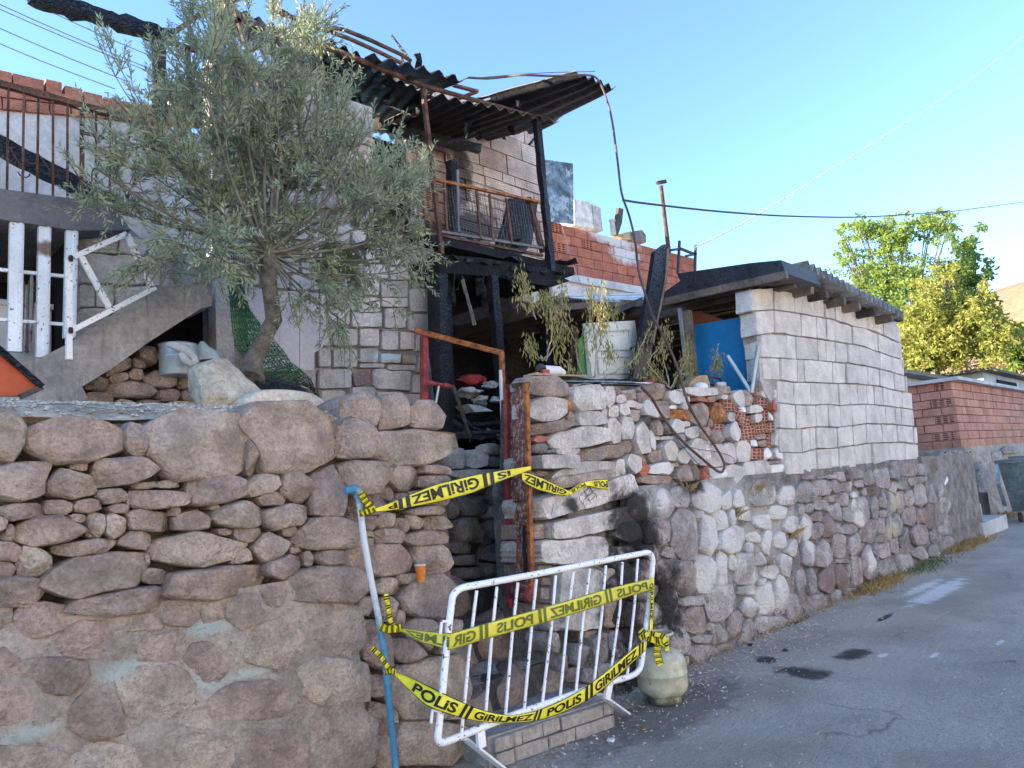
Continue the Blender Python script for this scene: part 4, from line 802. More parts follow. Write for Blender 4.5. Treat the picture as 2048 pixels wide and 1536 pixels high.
slab_px([(1268,462),(1284,460),(1292,470),(1292,485),(1272,482)], 'y', 8.8, .3, 'stone_block', M['darkstone'], None, label='sooty block lying on top of the red brick wall', cat='block')
slab_px([(1240,468),(1262,462),(1270,480),(1246,477)], 'y', 8.9, .3, 'stone_block', M['woodpale'], None, label='pale yellowish block lying on top of the red brick wall', cat='block')
# ============================================================ SHED
sh = thing('shed', (9.5, 3.6, 2.3), 'low shed with a grey corrugated roof and blackened board eaves, behind the white block wall', 'shed')
def X(px, py, v): return U(px, py, 'x', v)
e0, e1 = Y(1617,531,3.2), Y(1808,627,3.2); e1[2] = e1[2]
corrugated('roof_sheet', (e0, e1), (e0+[-.25,3.6,.12], e1+[.2,3.6,.12]), 19, M['roofgrey'], sh, amp=.055, nv=4, th=.012)
corrugated('roof_sheet', (Y(1575,546,3.35), Y(1640,552,3.35)), (Y(1575,546,3.35)+[0,3.3,.2], Y(1640,552,3.35)+[0,3.3,.2]), 5, M['roofgrey'], sh, amp=.03)
slab_px([(1572,547),(1562,520),(1500,526),(1354,547),(1360,562),(1320,590),(1318,600)], 'x', 7.42, .9, 'eaves_board', M['roofblack'], sh)
slab_px([(1318,598),(1571,541),(1573,556),(1318,612)], 'x', 7.36, .055, 'fascia_beam', M['wood'], sh)
slab_px([(1355,606),(1500,592),(1500,610),(1378,628)], 'x', 8.0, .1, 'inner_beam', M['woodsoot'], sh)
for k, px in enumerate([1560, 1590, 1625, 1655, 1690, 1720, 1750, 1785]):
    yy = 555+ (px-1560)*.36; c = Y(px, yy, 3.28); MB().beam(c, c+[0, 3.0, .06], .09, .10, segs=2, jit=.004).build('rafter', M['wood' if k % 3 else 'woodsoot'], sh)
MB().beam(Y(1600,572,3.45), Y(1800,640,3.45), .08, .07, segs=4, jit=.004).build('wall_plate', M['woodsoot'], sh)
MB().beam(Y(1660,565,3.3), Y(1750,600,3.3), .05, .02).build('roof_batten', M['wood'], sh)
for a in [(1500,565,1535,578),(1549,571,1572,584),(1602,580,1625,594),(1648,596,1670,608),(1674,603,1692,614),(1727,621,1752,635),(1762,630,1794,655)]:
    x0,y0,x1,y1 = a; pts = [(x0+2,y0),(x1-3,y0+1),(x1,y0+4),(x1-1,y1+3),(x0+2,y1),(x0,y0+4)]
    slab_px(pts, 'y', 3.62, .2, 'stone_block', M['houseblock'], sh)
MB().box((7.5, 6.4, 2.2), (12.4, 6.6, 3.75)).box((12.2, 3.7, 2.2), (12.4, 6.5, 3.6)).build('wall', M['shadow'], sh)  # near-black walls paint the shade inside the shed
slab_px([(1376,624),(1400,622),(1460,645),(1470,660),(1380,668)], 'x', 7.9, .05, 'inner_wall', M['terracotta'], sh)
slab_px([(1378,652),(1507,630),(1522,795),(1386,795)], 'x', 7.66, .035, 'blue_door', M['blue'], sh)
MB().beam(X(1507,628,7.64), X(1524,785,7.64), .05, .05, up=(1,0,0)).build('door_jamb', M['wood'], sh)
MB().beam(X(1359,617,7.35), X(1377,775,7.35), .035, .035, up=(1,0,0)).build('post', M['grey_steel'], sh)
MB().beam(X(1374,622,7.45), X(1390,780,7.45), .10, .06, up=(1,0,0)).build('post', M['wood'], sh)
# lean-to roof between porch and shed, with aluminium strips on it
lt = thing('lean_to', (8, 6, 2.3), 'collapsed lean-to roof of boards with pale metal strips, between the burnt porch and the shed', 'roof')
slab_px([(1108,592),(1220,588),(1345,585),(1345,598),(1230,622),(1112,618)], 'y', 5.2, 2.6, 'roof_board', M['woodsoot'], lt)
slab_px([(1110,610),(1235,598),(1338,606),(1330,613),(1235,612),(1112,621)], 'y', 5.1, .05, 'fascia', M['wood'], lt)
for k in range(9):
    a = Y(1120+k*8, 592+k*1.2+rng.uniform(-2,2), 5.1); b = Y(1325-k*5, 586+k*2.2, 5.15); MB().beam(a, b, .05, .012).build('metal_strip', M['alu' if k % 3 else 'white'], lt)
MB().beam(Y(1200,640,5.0), Y(1310,585,5.2), .05, .06, segs=6, jit=.005).build('pole', M['woodsoot'], lt)
mb = MB().box((7.0, 7.0, 2.2), (7.9, 7.1, 4.2)); mb.build('back_wall', M['shadow'], lt)  # dark sheet standing in for the shade under the lean-to
# ============================================================ BRICK HOUSE AT THE RIGHT
bh = thing('brick_house', (19, 4.4, 0), 'low red hollow-brick house on a rendered stone base, beyond the white block wall at right', 'house')
cz = lambda p: p
ct, cb_ = Y(1905,765,4.4), Y(1920,896,4.4); ct[0] = cb_[0] = 18.6; ft = Y(2048,785,4.4); fb = Y(2048,884,4.4)
xr = 30; zt_, zb_ = 3.12, 1.61
brick_face(bh, [(18.6,4.4,zt_),(xr,4.4,zt_),(xr,4.4,zb_),(18.6,4.4,zb_)], 8, 34, M['brick2'], seed=31, jit=.1, depth=.12, proud=.012, gap=.014)
brick_face(bh, [(18.62,8.0,zt_),(18.62,4.42,zt_),(18.62,4.42,zb_),(18.62,8.0,zb_)], 8, 9, M['brick2'], seed=33, jit=.1, depth=.12, hollow={(0,-1),(2,-1),(4,-1),(6,-1)}, gap=.015)
MB().box((18.7,4.46,1.5),(xr,8.0,zt_-.02)).build('wall', M['blockmortar'], bh)
MB().box((18.45,4.2,zt_),(xr,8.2,zt_+.08)).build('coping', M['concretepale'], bh)
rough_sheet('stone_base', [(18.35,4.3,1.62),(xr,4.3,1.62),(xr,4.1,-.6),(18.35,4.1,-.6)], 120, 26, .12, 1.2, M['mortar'], bh)
rough_sheet('stone_base', [(18.36,9,1.62),(18.36,4.3,1.62),(18.3,4.1,-.6),(18.3,9,-.6)], 40, 26, .1, 1.2, M['mortar'], bh, nrm=(-1,0,0))
BS = region(1780, 720, 3.84, '''
g 220 700 400 780;g 420 695 560 760;g 400 760 610 830;g 580 690 660 730;g 440 880 560 960;g 700 930 760 1010;g 640 1080 700 1160;g 780 700 860 780;g 870 660 980 720;g 600 770 700 860;g 540 960 640 1060''')
lay_stones(bh, [q for q in BS if q[0] > 1890], 'y', 4.26, depth=.2, maxf=.06, gap=1, n=14, back=.1)
# steps between the walls
st_ = thing('street_steps', (15.6, 3.5, 0), 'two pale concrete steps at the far end of the rubble wall', 'steps')
MB().box((15.0,3.42,-.05),(16.9,4.1,.26)).build('step', M['concretepale'], st_)
MB().box((15.35,3.75,.2),(16.6,4.4,.5)).build('step', M['concretepale'], st_)
MB().box((14.9,4.0,.0),(18.4,6.5,.62)).build('alley_floor', M['mud'], kind='structure')
MB().box((15.3,6.4,.5),(18.5,6.6,2.0)).build('alley_back_wall', M['mortar'], label='dim rendered wall closing the alley beyond the steps', cat='wall')
bp = thing('black_drainpipe', tuple(Y(1888,1000,3.7)), 'black drainpipe with a bent top and white rag, ending the rubble wall', 'pipe')
MB().tube([Y(1874,935,3.6), Y(1887,942,3.6), Y(1894,944,3.6)], .05, 8).build('elbow', M['cable'], bp)
MB().beam(Y(1885,942,3.62), Y(1893,1022,3.62), .10, .08, up=(0,1,0)).build('pipe', M['cable'], bp)
MB().tube([Y(1890,948,3.5), Y(1890,960,3.5), Y(1885,970,3.5)], [.02,.05,.04], 8).build('rag', M['white'], bp)
# dumpster
dm = thing('dumpster', (19.5, 3.5, 0), 'grey-green galvanised dumpster with a side lifting arm, at the right edge', 'dumpster')
dx0, dx1, dy0, dy1 = 17.9, 19.0, 2.7, 3.62
def trap(mb, x0, x1, y0, y1, z0, z1, s):
    return mb.add([(x0+s,y0+s,z0),(x1-s,y0+s,z0),(x1-s,y1-s,z0),(x0+s,y1-s,z0),(x0,y0,z1),(x1,y0,z1),(x1,y1,z1),(x0,y1,z1)], [(3,2,1,0),(4,5,6,7),(0,1,5,4),(1,2,6,5),(2,3,7,6),(3,0,4,7)])
trap(MB(), dx0, dx1, dy0, dy1, .22, 1.22, .10).build('body', M['bin'], dm)
MB().box((dx0-.05,dy0-.05,1.22),(dx1+.05,dy1+.05,1.29)).build('rim', M['bin'], dm)
MB().beam((dx0-.02,dy0+.2,1.33),(dx0-.02,dy1-.2,1.33),.05,.05).beam((dx0-.02,dy0+.2,1.28),(dx0-.02,dy0+.2,1.35),.05,.05).build('handle', M['bin'], dm)
MB().beam((dx0-.06,dy1+.02,1.2),(dx0-.14,dy1+.02,.8),.07,.05).beam((dx0-.14,dy1+.02,.8),(dx0+.02,dy1,.35),.07,.05).build('lifting_arm', M['grey_steel'], dm)
for x in (dx0+.2, dx1-.2):
    for y in (dy0+.2, dy1-.2): MB().tube([(x,y-.03,.1),(x,y+.03,.1)], .1, 14).build('wheel', M['cable'], dm)
# shacks further off
for k, (x0, x1, y, z0, z1, m) in enumerate([(30,46,9,2.5,4.55,'plasterwhite'),(47,66,9.5,2.5,5.7,'plasterwhite')]):
    s_ = thing('far_shack', (x0, y, z0), ['low far shack with pale wall and flat board roof above the brick house coping', 'far pale shack with thin flat roof at the right edge'][k], 'shack')
    MB().box((x0,y,0),(x1,y+3,z1)).build('wall', M[m], s_); MB().box((x0-1,y-.6,z1),(x1+1,y+3.4,z1+.14)).build('roof', M['wood'], s_)
    MB().box((x0+3,y-.1,z1-1.1),(x0+8,y+.05,z1-.3)).build('window_panel', M['white' if k == 0 else 'dark'], s_)
MB().box((-9, 7.5, 1.8), (.4, 7.7, 6.2)).box((-9, 5.7, 1.8), (.35, 5.9, 2.9)).build('side_wall', M['plasterwhite'], house)  # out-of-view extension added to block sun from the left stone wall
# ============================================================ HOUSES ACROSS THE STREET (unseen, added to bounce sunlight into the shaded street)
for k, (x0, x1, h) in enumerate([(-12,-1,6.5),(0,10,7.2),(11,24,6.2)]):
    s_ = thing('village_house', (x0, -11, 0), ['pale two-storey village house across the street, furthest left behind the viewer','taller pale village house across the street, straight behind the viewer','long low pale village house across the street, furthest right behind the viewer'][k], 'house', group='houses across the street')
    MB().box((x0,-17,0),(x1,-11,h)).build('wall', M['plasterpale'], s_); MB().box((x0-.3,-17.3,h),(x1+.3,-10.6,h+.2)).build('roof', M['parapet'], s_)
    for j in range(int((x1-x0)//3)):
        for z in (1, 4): 
            f = MB().box((x0+1+j*3,-11.02,z),(x0+2.1+j*3,-10.95,z+1.3)).build('window', M['white'], s_)
# ============================================================ ENTRANCE STEPS
es = thing('entrance_steps', (3.4, 3.2, 0), 'rough stone and brick entrance steps behind the white crowd barrier', 'steps')
MB().prism([(2.93,3.30,0),(3.86,3.14,0),(3.95,3.62,0),(2.93,3.62,0)], (0,0,.17)).build('step_core', M['concrete'], es)
nrm_ = brick_face(es, [(2.95,3.285,.165),(3.86,3.13,.165),(3.86,3.13,.0),(2.95,3.285,.0)], 2, 4, M['concrete'], seed=41, jit=.6, gap=.008, depth=.05, proud=.022)
def lump(name, c, r, m, parent=None, seed=0, sub=3, nz=.22, flatz=1, sm=40, **kw):
    import bmesh
    bm = bmesh.new(); bmesh.ops.create_icosphere(bm, subdivisions=sub, radius=1)
    rs = random.Random(seed); pl = [(Vector((rs.gauss(0,1), rs.gauss(0,1), rs.gauss(0,1))).normalized(), rs.uniform(.55,.9)) for _ in range(9)]
    V = []
    for v in bm.verts:
        p = v.co.copy()
        for n, d in pl:
            q = p.dot(n)
            if q > d: p -= n*(q-d)
        p *= 1+nz*mnoise.noise(p*1.6+Vector((seed*7.1, 0, 0)))+nz*.35*mnoise.noise(p*5+Vector((0, seed*3.3, 0)))
        V.append((c[0]+p.x*r[0], c[1]+p.y*r[1], c[2]+p.z*r[2]))
    F_ = [tuple(x.index for x in f.verts) for f in bm.faces]; bm.free()
    return link_mesh(name, V, F_, m, parent, sm, **kw)
for k, (x, y, z, rx, ry, rz) in enumerate([(3.1,3.72,.2,.25,.2,.22),(3.5,3.72,.22,.22,.2,.21),(3.85,3.75,.2,.2,.2,.2),(3.25,4.1,.45,.3,.25,.2),(3.75,4.1,.5,.28,.25,.2),(3.1,4.45,.7,.3,.22,.2),(3.6,4.5,.75,.3,.2,.2)]):
    lump('stone', (x,y,z), (rx,ry,rz), M['darkred' if k == 1 else 'rubble' if k % 2 else 'stone'], es, seed=k+5)
MB().box((2.93,3.62,0),(4.0,4.0,.36)).box((2.93,3.98,0),(4.1,4.35,.6)).box((2.93,4.33,0),(4.6,4.7,.85)).build('step_core', M['mud'], es)
rough_sheet('tread', [(2.93,3.97,.375),(3.98,3.97,.375),(3.98,3.62,.365),(2.93,3.62,.365)], 20, 8, .02, 4, M['concrete'], es, nrm=(0,0,1))
rough_sheet('tread', [(2.93,4.34,.615),(4.05,4.34,.615),(4.05,3.98,.605),(2.93,3.98,.605)], 20, 8, .02, 4, M['concretedark'], es, nrm=(0,0,1))
# sooty rubble under the slab pillar
PB = region(840, 1150, 3.978, '''
g 1180 560 1350 730;g 1170 730 1260 840;g 1260 740 1380 860;g 1100 640 1180 760;g 1350 480 1480 700;g 1380 700 1500 860;g 1480 0 1600 200;g 1500 200 1640 420;g 1490 430 1620 640;g 1520 660 1650 860;g 1640 0 1760 180;g 1640 200 1780 400;g 1640 420 1780 620;g 1500 870 1680 1000;g 1230 860 1350 960;g 1000 330 1100 450;g 1010 450 1120 600''')
lay_stones(rw, PB, 'y', YR+.02, depth=.3, maxf=.06, flat=.5, nz=.15, gap=1, n=20, jag=.1, limit=1.2, back=.2)
slab_px([(1090,1290),(1330,1290),(1330,1440),(1180,1450),(1100,1440)], 'y', YR+.1, .4, 'wall_core', M['mortar2'], rw)
# ============================================================ RUSTY GATE
gt = thing('rusty_gate', (3.8, 3.6, .8), 'tall narrow rusty gate leaf with corrugated red infill and an orange hinge stile', 'gate')
ga = lambda px, py: Y(px, py, 3.42)
gb = lambda px, py: Y(px, py, 3.85)
MB().beam(ga(1052,766), ga(1063,1175), .032, .03, up=(0,1,0)).build('stile', M['rustorange'], gt)
MB().beam(gb(1013,775), gb(1018,1215), .035, .035, up=(0,1,0)).beam(gb(1022,773), gb(1026,1212), .02, .02, up=(0,1,0)).build('stile', M['redpaint'], gt)
MB().beam(gb(1012,773), ga(1056,768), .03, .03).build('top_rail', M['rust'], gt)
MB().beam(gb(1020,1195), ga(1062,1172), .03, .03).build('bottom_rail', M['redpaint'], gt)
for k in range(11):
    t = (k+.6)/11.6; a = gb(1022,775)*(1-t)+ga(1050,768)*t; b = gb(1024,1200)*(1-t)+ga(1058,1178)*t
    MB().beam(a, b, .012, .018, up=(0,1,0), segs=6, jit=.0012).build('bar', M['gaterail' if k < 8 else 'gaterail'], gt)
q = [gb(1030,1055), ga(1051,1050), ga(1054,1160), gb(1030,1172)]
MB().prism(q, (0,.006,0)).build('lock_plate', M['char'], gt)
for y in (872, 1000):
    MB().beam(gb(1020,y+4), ga(1056,y), .02, .01).build('crossbar', M['rust'], gt)
MB().beam(ga(1066,1172), ga(1052,1200), .05, .04, up=(0,1,0)).build('foot', M['redpaint'], gt)
# ============================================================ RED HANDRAIL + SCOOTER
hr = thing('handrail', tuple(Y(848,805,4.9)), 'red and rust handrail on square posts in front of the charred porch', 'railing')
MB().beam(Y(830,661,5.0), Y(1006,707,4.4), .05, .045).build('top_rail', M['rustorange'], hr)
MB().beam(Y(848,672,4.95), Y(849,812,4.95), .055, .055, up=(0,1,0)).build('post', M['redpaint'], hr)
MB().beam(Y(1003,704,4.4), Y(1012,960,4.4), .035, .035, up=(0,1,0)).build('post', M['rustorange'], hr)
MB().beam(Y(1001,740,4.38), Y(1008,940,4.38), .02, .02, up=(0,1,0)).build('post', M['white'], hr)
sc = thing('kick_scooter', tuple(Y(868,805,4.85)), 'kick scooter with red handlebar grips and silver stem, behind the wall by the handrail', 'scooter')
MB().tube([Y(853,765,4.8), Y(898,772,4.8)], .016, 10).build('handlebar', M['redpaint'], sc)
for a, b in (((853,765),(866,767)),((886,770),(900,773))): MB().tube([Y(*a,4.79), Y(*b,4.79)], .022, 10).build('grip', M['redpaint'], sc)
MB().tube([Y(878,770,4.8), Y(868,830,4.85)], .011, 8).build('stem', M['alu'], sc)
# ============================================================ CROWD BARRIER
BY_ = 2.93
Z7 = lambda x, y, yy=BY_: Y(680+x/2.342, 880+y/2.342, yy)
br = thing('crowd_barrier', (3.4, BY_, 0), 'white chipped tubular crowd barrier standing tilted before the entrance steps, wrapped in yellow tape', 'barrier')
def arc(a, b, c, n=6): # rounded corner in enlargement coordinates
    a, b, c = map(np.array, (a, b, c)); return [tuple(a*(1-t)**2+2*b*t*(1-t)+c*t*t) for t in np.linspace(0, 1, n)]
loop = [(458,1395),(480,1180),(512,850),(524,760)]+arc((524,750),(530,700),(590,688))+[(900,632),(1200,572),(1420,530)]+arc((1425,528),(1465,520),(1465,570))+[(1450,760),(1430,900),(1412,1045)]+arc((1410,1055),(1400,1095),(1350,1110))+[(1180,1160),(1090,1192),(830,1282),(680,1340),(520,1405)]+arc((500,1412),(455,1430),(458,1385))
MB().tube([Z7(*p) for p in loop], .0185, 12, cap=False).build('frame', M['whitesteel'], br, 60)
tops = [(640,705),(735,687),(833,668),(920,652),(1010,634),(1093,618),(1170,603),(1245,588),(1323,572),(1395,557)]
bots = [(568,1385),(678,1335),(774,1298),(862,1268),(947,1240),(1030,1212),(1104,1186),(1188,1158),(1262,1135),(1345,1108)]
for k, (a, b) in enumerate(zip(tops, bots)):
    w1 = rng.uniform(-6, 6) if k < 7 else (12 if k == 8 else 4); m1 = ((a[0]*.6+b[0]*.4)+w1, a[1]*.6+b[1]*.4); m2 = ((a[0]*.3+b[0]*.7)+w1*.4, a[1]*.3+b[1]*.7)
    MB().tube([Z7(*a), Z7(*m1), Z7(*m2), Z7(*b)], .009, 8).build('bar', M['whitesteel'], br, 60)
for x, y in ((476,850),(433,1268)): MB().tube([Z7(x+28,y), Z7(x,y), Z7(x-3,y+25), Z7(x-6,y+58)], .008, 8).build('hook', M['whitesteel'], br, 60)
def gp(px, py, z): return U(px, py, 'z', z)
fa = Z7(650,1345); 
MB().beam(Z7(655,1350), Z7(663,1440), .05, .02, up=(0,1,0)).beam(Z7(585,1400,2.99)*[1,1,1], gp(1020,1548,.02), .045, .012, segs=2).build('foot', M['whitesteel'], br)
MB().beam(Z7(1265,1130), Z7(1248,1215), .05, .02, up=(0,1,0)).beam(Z7(1215,1190,3.0), gp(1255,1428,.02), .045, .012).build('foot', M['whitesteel'], br)
# ============================================================ GAS CYLINDER
gc = thing('gas_cylinder', (4.45, 3.12, 0), 'dirty olive-cream gas cylinder with a ring collar standing on the road', 'gas cylinder')
gx = (4.45, 3.12, .01); R = .176
MB().lathe(gx, [(.12,.0),(.125,.02),(.12,.05),(.10,.06)], 28).build('foot_ring', M['cylinder'], gc, 50)
MB().lathe(gx, [(.10,.04),(.145,.052),(R-.012,.078),(R-.003,.105),(R,.135),(R,.185),(R+.003,.188),(R+.003,.198),(R,.201),(R,.245),(R-.004,.275),(R-.016,.302),(R-.038,.326),(.105,.345),(.06,.358),(.02,.362)], 36).build('body', M['cylinder'], gc, 50)
mb = MB()
for a0 in (.3, 2.4, 4.4): mb.beam(np.array(gx)+[.098*math.cos(a0), .098*math.sin(a0), .335], np.array(gx)+[.098*math.cos(a0), .098*math.sin(a0), .45], .03, .005, up=(math.cos(a0), math.sin(a0), 0))
mb.tube([np.array(gx)+[.1*math.cos(t), .1*math.sin(t), .455] for t in np.linspace(0, 2*math.pi, 30)], .011, 8, cap=False).build('collar', M['cylinder'], gc, 50)
MB().lathe(gx, [(.022,.355),(.022,.385),(.03,.39),(.03,.41),(.012,.412),(.012,.425)], 12).build('valve', M['rust'], gc, 50)
# ============================================================ BLUE PIPE POST
pp = thing('leaning_pipe', tuple(gp(790,1545,0)), 'leaning pipe painted blue with flaking white middle, elbow at the top, holding the tape ends', 'pipe')
YP = 3.22
MB().tube([Y(735+ (x-735)*1,y,YP) for x, y in ((717,992),(728,1080),(742,1160),(756,1230),(768,1300),(776,1380),(785,1470),(794,1560))], .0165, 12).build('pipe', M['bluepipe'], pp, 60)
MB().tube([Y(x,y,YP) for x, y in ((716,998),(715,984),(709,977),(700,979),(690,982))], [.021,.022,.022,.02,.018], 12).build('elbow', M['bluepipe'], pp, 60)
# ============================================================ TAPE
def text_mesh(s):
    cu = bpy.data.curves.new('t', 'FONT'); cu.body = s; cu.offset = .03; cu.resolution_u = 3
    o = bpy.data.objects.new('t', cu); COL.objects.link(o); dg = bpy.context.evaluated_depsgraph_get(); me = o.evaluated_get(dg).to_mesh()
    v = np.array([q.co[:2] for q in me.vertices]); f = [tuple(p.vertices) for p in me.polygons]
    o.to_mesh_clear(); bpy.data.objects.remove(o); bpy.data.curves.remove(cu)
    import bmesh
    bm = bmesh.new(); bv = [bm.verts.new((q[0], q[1], 0)) for q in v]
    for q in f:
        try: bm.faces.new([bv[i] for i in q])
        except ValueError: pass
    for _ in range(2): bmesh.ops.subdivide_edges(bm, edges=[e for e in bm.edges if e.calc_length() > .16], cuts=1)
    bmesh.ops.triangulate(bm, faces=bm.faces); bm.verts.index_update(); v = np.array([q.co[:2] for q in bm.verts]); f = [tuple(x.index for x in q.verts) for q in bm.faces]; bm.free()
    x0, x1 = v[:, 0].min(), v[:, 0].max(); v[:, 0] = (v[:, 0]-x0)/(x1-x0); v[:, 1] = np.clip(v[:, 1]/.73, -.05, 1.1); return v, f
TX = {s: text_mesh(s) for s in ('POLiS', 'GiRiLMEZ', 'iS', 'GiR', 'iLMEZ', 'P')}
def tape(name, top, bot, yv, items, ink='ink', m='tape', z=Z7, label=None, cat='tape', parent=None, wob=.004, border=True, group=None):
    """top/bot: edge points; items: (text|'||', xa, xb, mode) with x measured along the band; mode m mirrored, r upside down"""
    top = np.array(top, float); bot = np.array(bot, float); n = 60
    def par(P): d = np.r_[0, np.cumsum(np.hypot(*np.diff(P, axis=0).T))]; return d/d[-1]
    tt, tb = par(top), par(bot)
    def sm(P, t, u):
        return np.array([np.interp(u, t, P[:, 0]), np.interp(u, t, P[:, 1])])
    yf = yv if callable(yv) else (lambda u: yv)
    def pt(u, v, off=0):
        u_ = min(max(u, 0), 1); e = .02
        a = sum(sm(top, tt, min(max(u_+k*e, 0), 1)) for k in (-1, 0, 1))/3 if e < u_ < 1-e else sm(top, tt, u_); b = sum(sm(bot, tb, min(max(u_+k*e, 0), 1)) for k in (-1, 0, 1))/3 if e < u_ < 1-e else sm(bot, tb, u_)
        q = b*(1-v)+a*v; yy = yf(u_)+wob*math.sin(u_*23+v*2)
        return z(q[0], q[1], yy-off)
    V = [pt(i/n, j/4) for i in range(n+1) for j in range(5)]; Fc = [(i*5+j, i*5+j+1, i*5+j+6, i*5+j+5) for i in range(n) for j in range(4)]
    # real film thickness
    W = [p+np.array([0, .0012, 0]) for p in V]; L = len(V); F2 = [tuple(L+i for i in f[::-1]) for f in Fc]
    rim = [(i*5, (i+1)*5) for i in range(n)]+[((i+1)*5+4, i*5+4) for i in range(n)]; F3 = [(a, b, L+b, L+a) for a, b in rim]
    o = link_mesh(name, V+W, Fc+F2+F3, M[m], parent, 180, label=label, cat=cat, group=group); WORLD[o.name] = np.array(WORLD[o.name])
    xs = np.array([((sm(top, tt, u)+sm(bot, tb, u))/2)[0] for u in np.linspace(0, 1, 201)]); us = np.linspace(0, 1, 201)
    inc = xs[-1] > xs[0]
    def uofx(x): return float(np.interp(x, xs, us)) if inc else float(np.interp(x, xs[::-1], us[::-1]))
    im = MB()
    for it, xa, xb, mode in items:
        ua, ub = (uofx(xa), uofx(xb)) if abs(xb) > 1.5 else (xa, xb)
        if it == '||':
            w_ = (ub-ua)*.36
            for s0 in (ua, ub-w_):
                vv = []; 
                for k in range(5): vv += [pt(s0+(.15 if 'l' not in mode else -.15)*w_*(k/4*2-1), k/4, .003), pt(s0+w_+(.15 if 'l' not in mode else -.15)*w_*(k/4*2-1), k/4, .003)]
                im.add(vv, [(2*k, 2*k+1, 2*k+3, 2*k+2) for k in range(4)])
        else:
            v, f = TX[it]; vv = []
            for x, y in v:
                if mode == 'm': x = 1-x
                if mode == 'r': x, y = 1-x, 1-y
                vv.append(pt(ua+(ub-ua)*x, .17+.64*y, .003))
            im.add(vv, f)
    if border:
        for v0, v1 in ((.0, .045), (.955, 1.)):
            vv = []
            for k in range(n+1): vv += [pt(k/n, v0, .0015), pt(k/n, v1, .0015)]
            im.add(vv, [(2*k, 2*k+1, 2*k+3, 2*k+2) for k in range(n)])
    im.build('print', M[ink], o, kind='stuff'); return o
G_ = 'police tape strips around the entrance'
T1 = tape('barrier_tape', [(160,322),(240,293),(310,262),(450,205),(640,160),(780,138),(893,122)], [(165,337),(240,330),(300,321),(470,290),(620,250),(760,190),(895,140)], lambda u: YP-.03+(3.36-YP)*u,
    [('P',225,268,'r'),('||',275,330,''),('GiRiLMEZ',338,652,'r'),('||',672,722,''),('iS',738,800,'r')], label='uppermost yellow police tape rising from the blue pipe to the rusty gate, lettering upside down')
T2 = tape('barrier_tape', [(852,150),(890,155),(950,178),(1030,218),(1078,240)], [(855,190),(880,212),(930,235),(1010,256),(1070,262)], lambda u: 3.36+.1*u, [('GiRiLMEZ',865,1060,'r')], label='short yellow police tape drooping right from the rusty gate across the slabs')
T2b = tape('barrier_tape', [(1070,238),(1120,205),(1165,190),(1215,186),(1252,183)], [(1080,258),(1130,228),(1165,215),(1215,228),(1258,232)], 3.46, [('POLiS',1085,1150,'r'),('POLiS',1190,1254,'r')], label='torn yellow police tape end fixed with black wire on the concrete slab')
T3a = tape('barrier_tape', [(268,881),(380,893),(520,905)], [(270,890),(390,950),(515,985)], lambda u: YP-.03+(BY_-.03-YP+.03)*u, [('iLMEZ',300,512,'m')], ink='inkback', m='tapeback', label='short see-through yellow police tape between blue pipe and left barrier corner')
T3 = tape('barrier_tape', [(520,905),(650,868),(950,785),(1240,700),(1350,672),(1460,648)], [(515,985),(700,928),(980,850),(1260,765),(1370,728),(1470,700)], BY_-.03,
    [('GiR',528,638,'m'),('||',655,695,'l'),('POLiS',735,905,'m'),('||',932,968,'l'),('GiRiLMEZ',985,1226,'m'),('||',1245,1275,'l'),('POLiS',1298,1440,'m')], ink='inkback', m='tapeback', label='long yellow police tape across the upper half of the white barrier with mirrored lettering')
T4 = tape('barrier_tape', [(252,1085),(330,1110),(440,1165),(520,1203),(600,1240),(690,1272),(780,1290),(860,1284),(950,1260),(1050,1215),(1140,1165),(1250,1082),(1340,1005),(1400,955),(1435,938)],
    [(250,1092),(300,1150),(400,1245),(480,1275),(560,1300),(640,1318),(720,1326),(850,1325),(930,1314),(1000,1295),(1090,1257),(1180,1210),(1290,1120),(1370,1045),(1432,985)], lambda u: YP-.03-(YP-BY_)*min(1, u*5),
    [('POLiS',345,550,''),('||',572,612,''),('GiRiLMEZ',632,905,''),('||',912,942,''),('POLiS',972,1132,''),('||',1150,1186,''),('GiRiLMEZ',1196,1392,''),('||',1400,1422,'')], label='lowest yellow police tape sagging from the blue pipe across the barrier to the gas cylinder')
T5 = tape('barrier_tape', [(1474,640),(1470,760),(1466,890)], [(1446,650),(1452,760),(1450,890)], BY_-.032, [('GiRiLMEZ',.1,.8,'')], label='narrow vertical yellow police tape running down the right end of the barrier')
def strip(pts, w_, yv, label, z=Z7, bars=4):
    P = np.array(pts, float); top = []; bot = []
    for k in range(len(P)):
        d = P[min(k+1, len(P)-1)]-P[max(k-1, 0)]; d /= np.linalg.norm(d); nn = np.array([-d[1], d[0]]); top.append(P[k]-nn*w_/2); bot.append(P[k]+nn*w_/2)
    return tape('barrier_tape', top, bot, yv, [('||', (k+.2)/bars, (k+.6)/bars, '') for k in range(bars)], label=label, wob=.012)
strip([(95,245),(115,280),(150,320)], 34, YP-.04, 'crumpled yellow tape tail tied at the top of the blue pipe')
strip([(90,345),(130,335),(165,320)], 30, YP-.045, 'yellow tape knot wrapped around the blue pipe just below its elbow')
strip([(215,722),(225,780),(238,850),(262,885)], 24, YP-.04, 'yellow tape tail sticking up from the middle knot on the blue pipe')
strip([(188,872),(225,888),(285,880)], 40, YP-.045, 'wide yellow tape wrap at the middle of the blue pipe')
strip([(150,975),(190,1010),(222,1062),(250,1085)], 26, YP-.04, 'yellow tape tail sticking out left of the lowest knot on the blue pipe')
strip([(208,1090),(235,1080),(262,1088)], 24, YP-.045, 'small yellow tape knot, lowest on the blue pipe')
strip([(1408,890),(1440,925),(1520,955),(1530,930)], 34, BY_-.04, 'bunched yellow tape tied round the right post of the barrier above the cylinder')
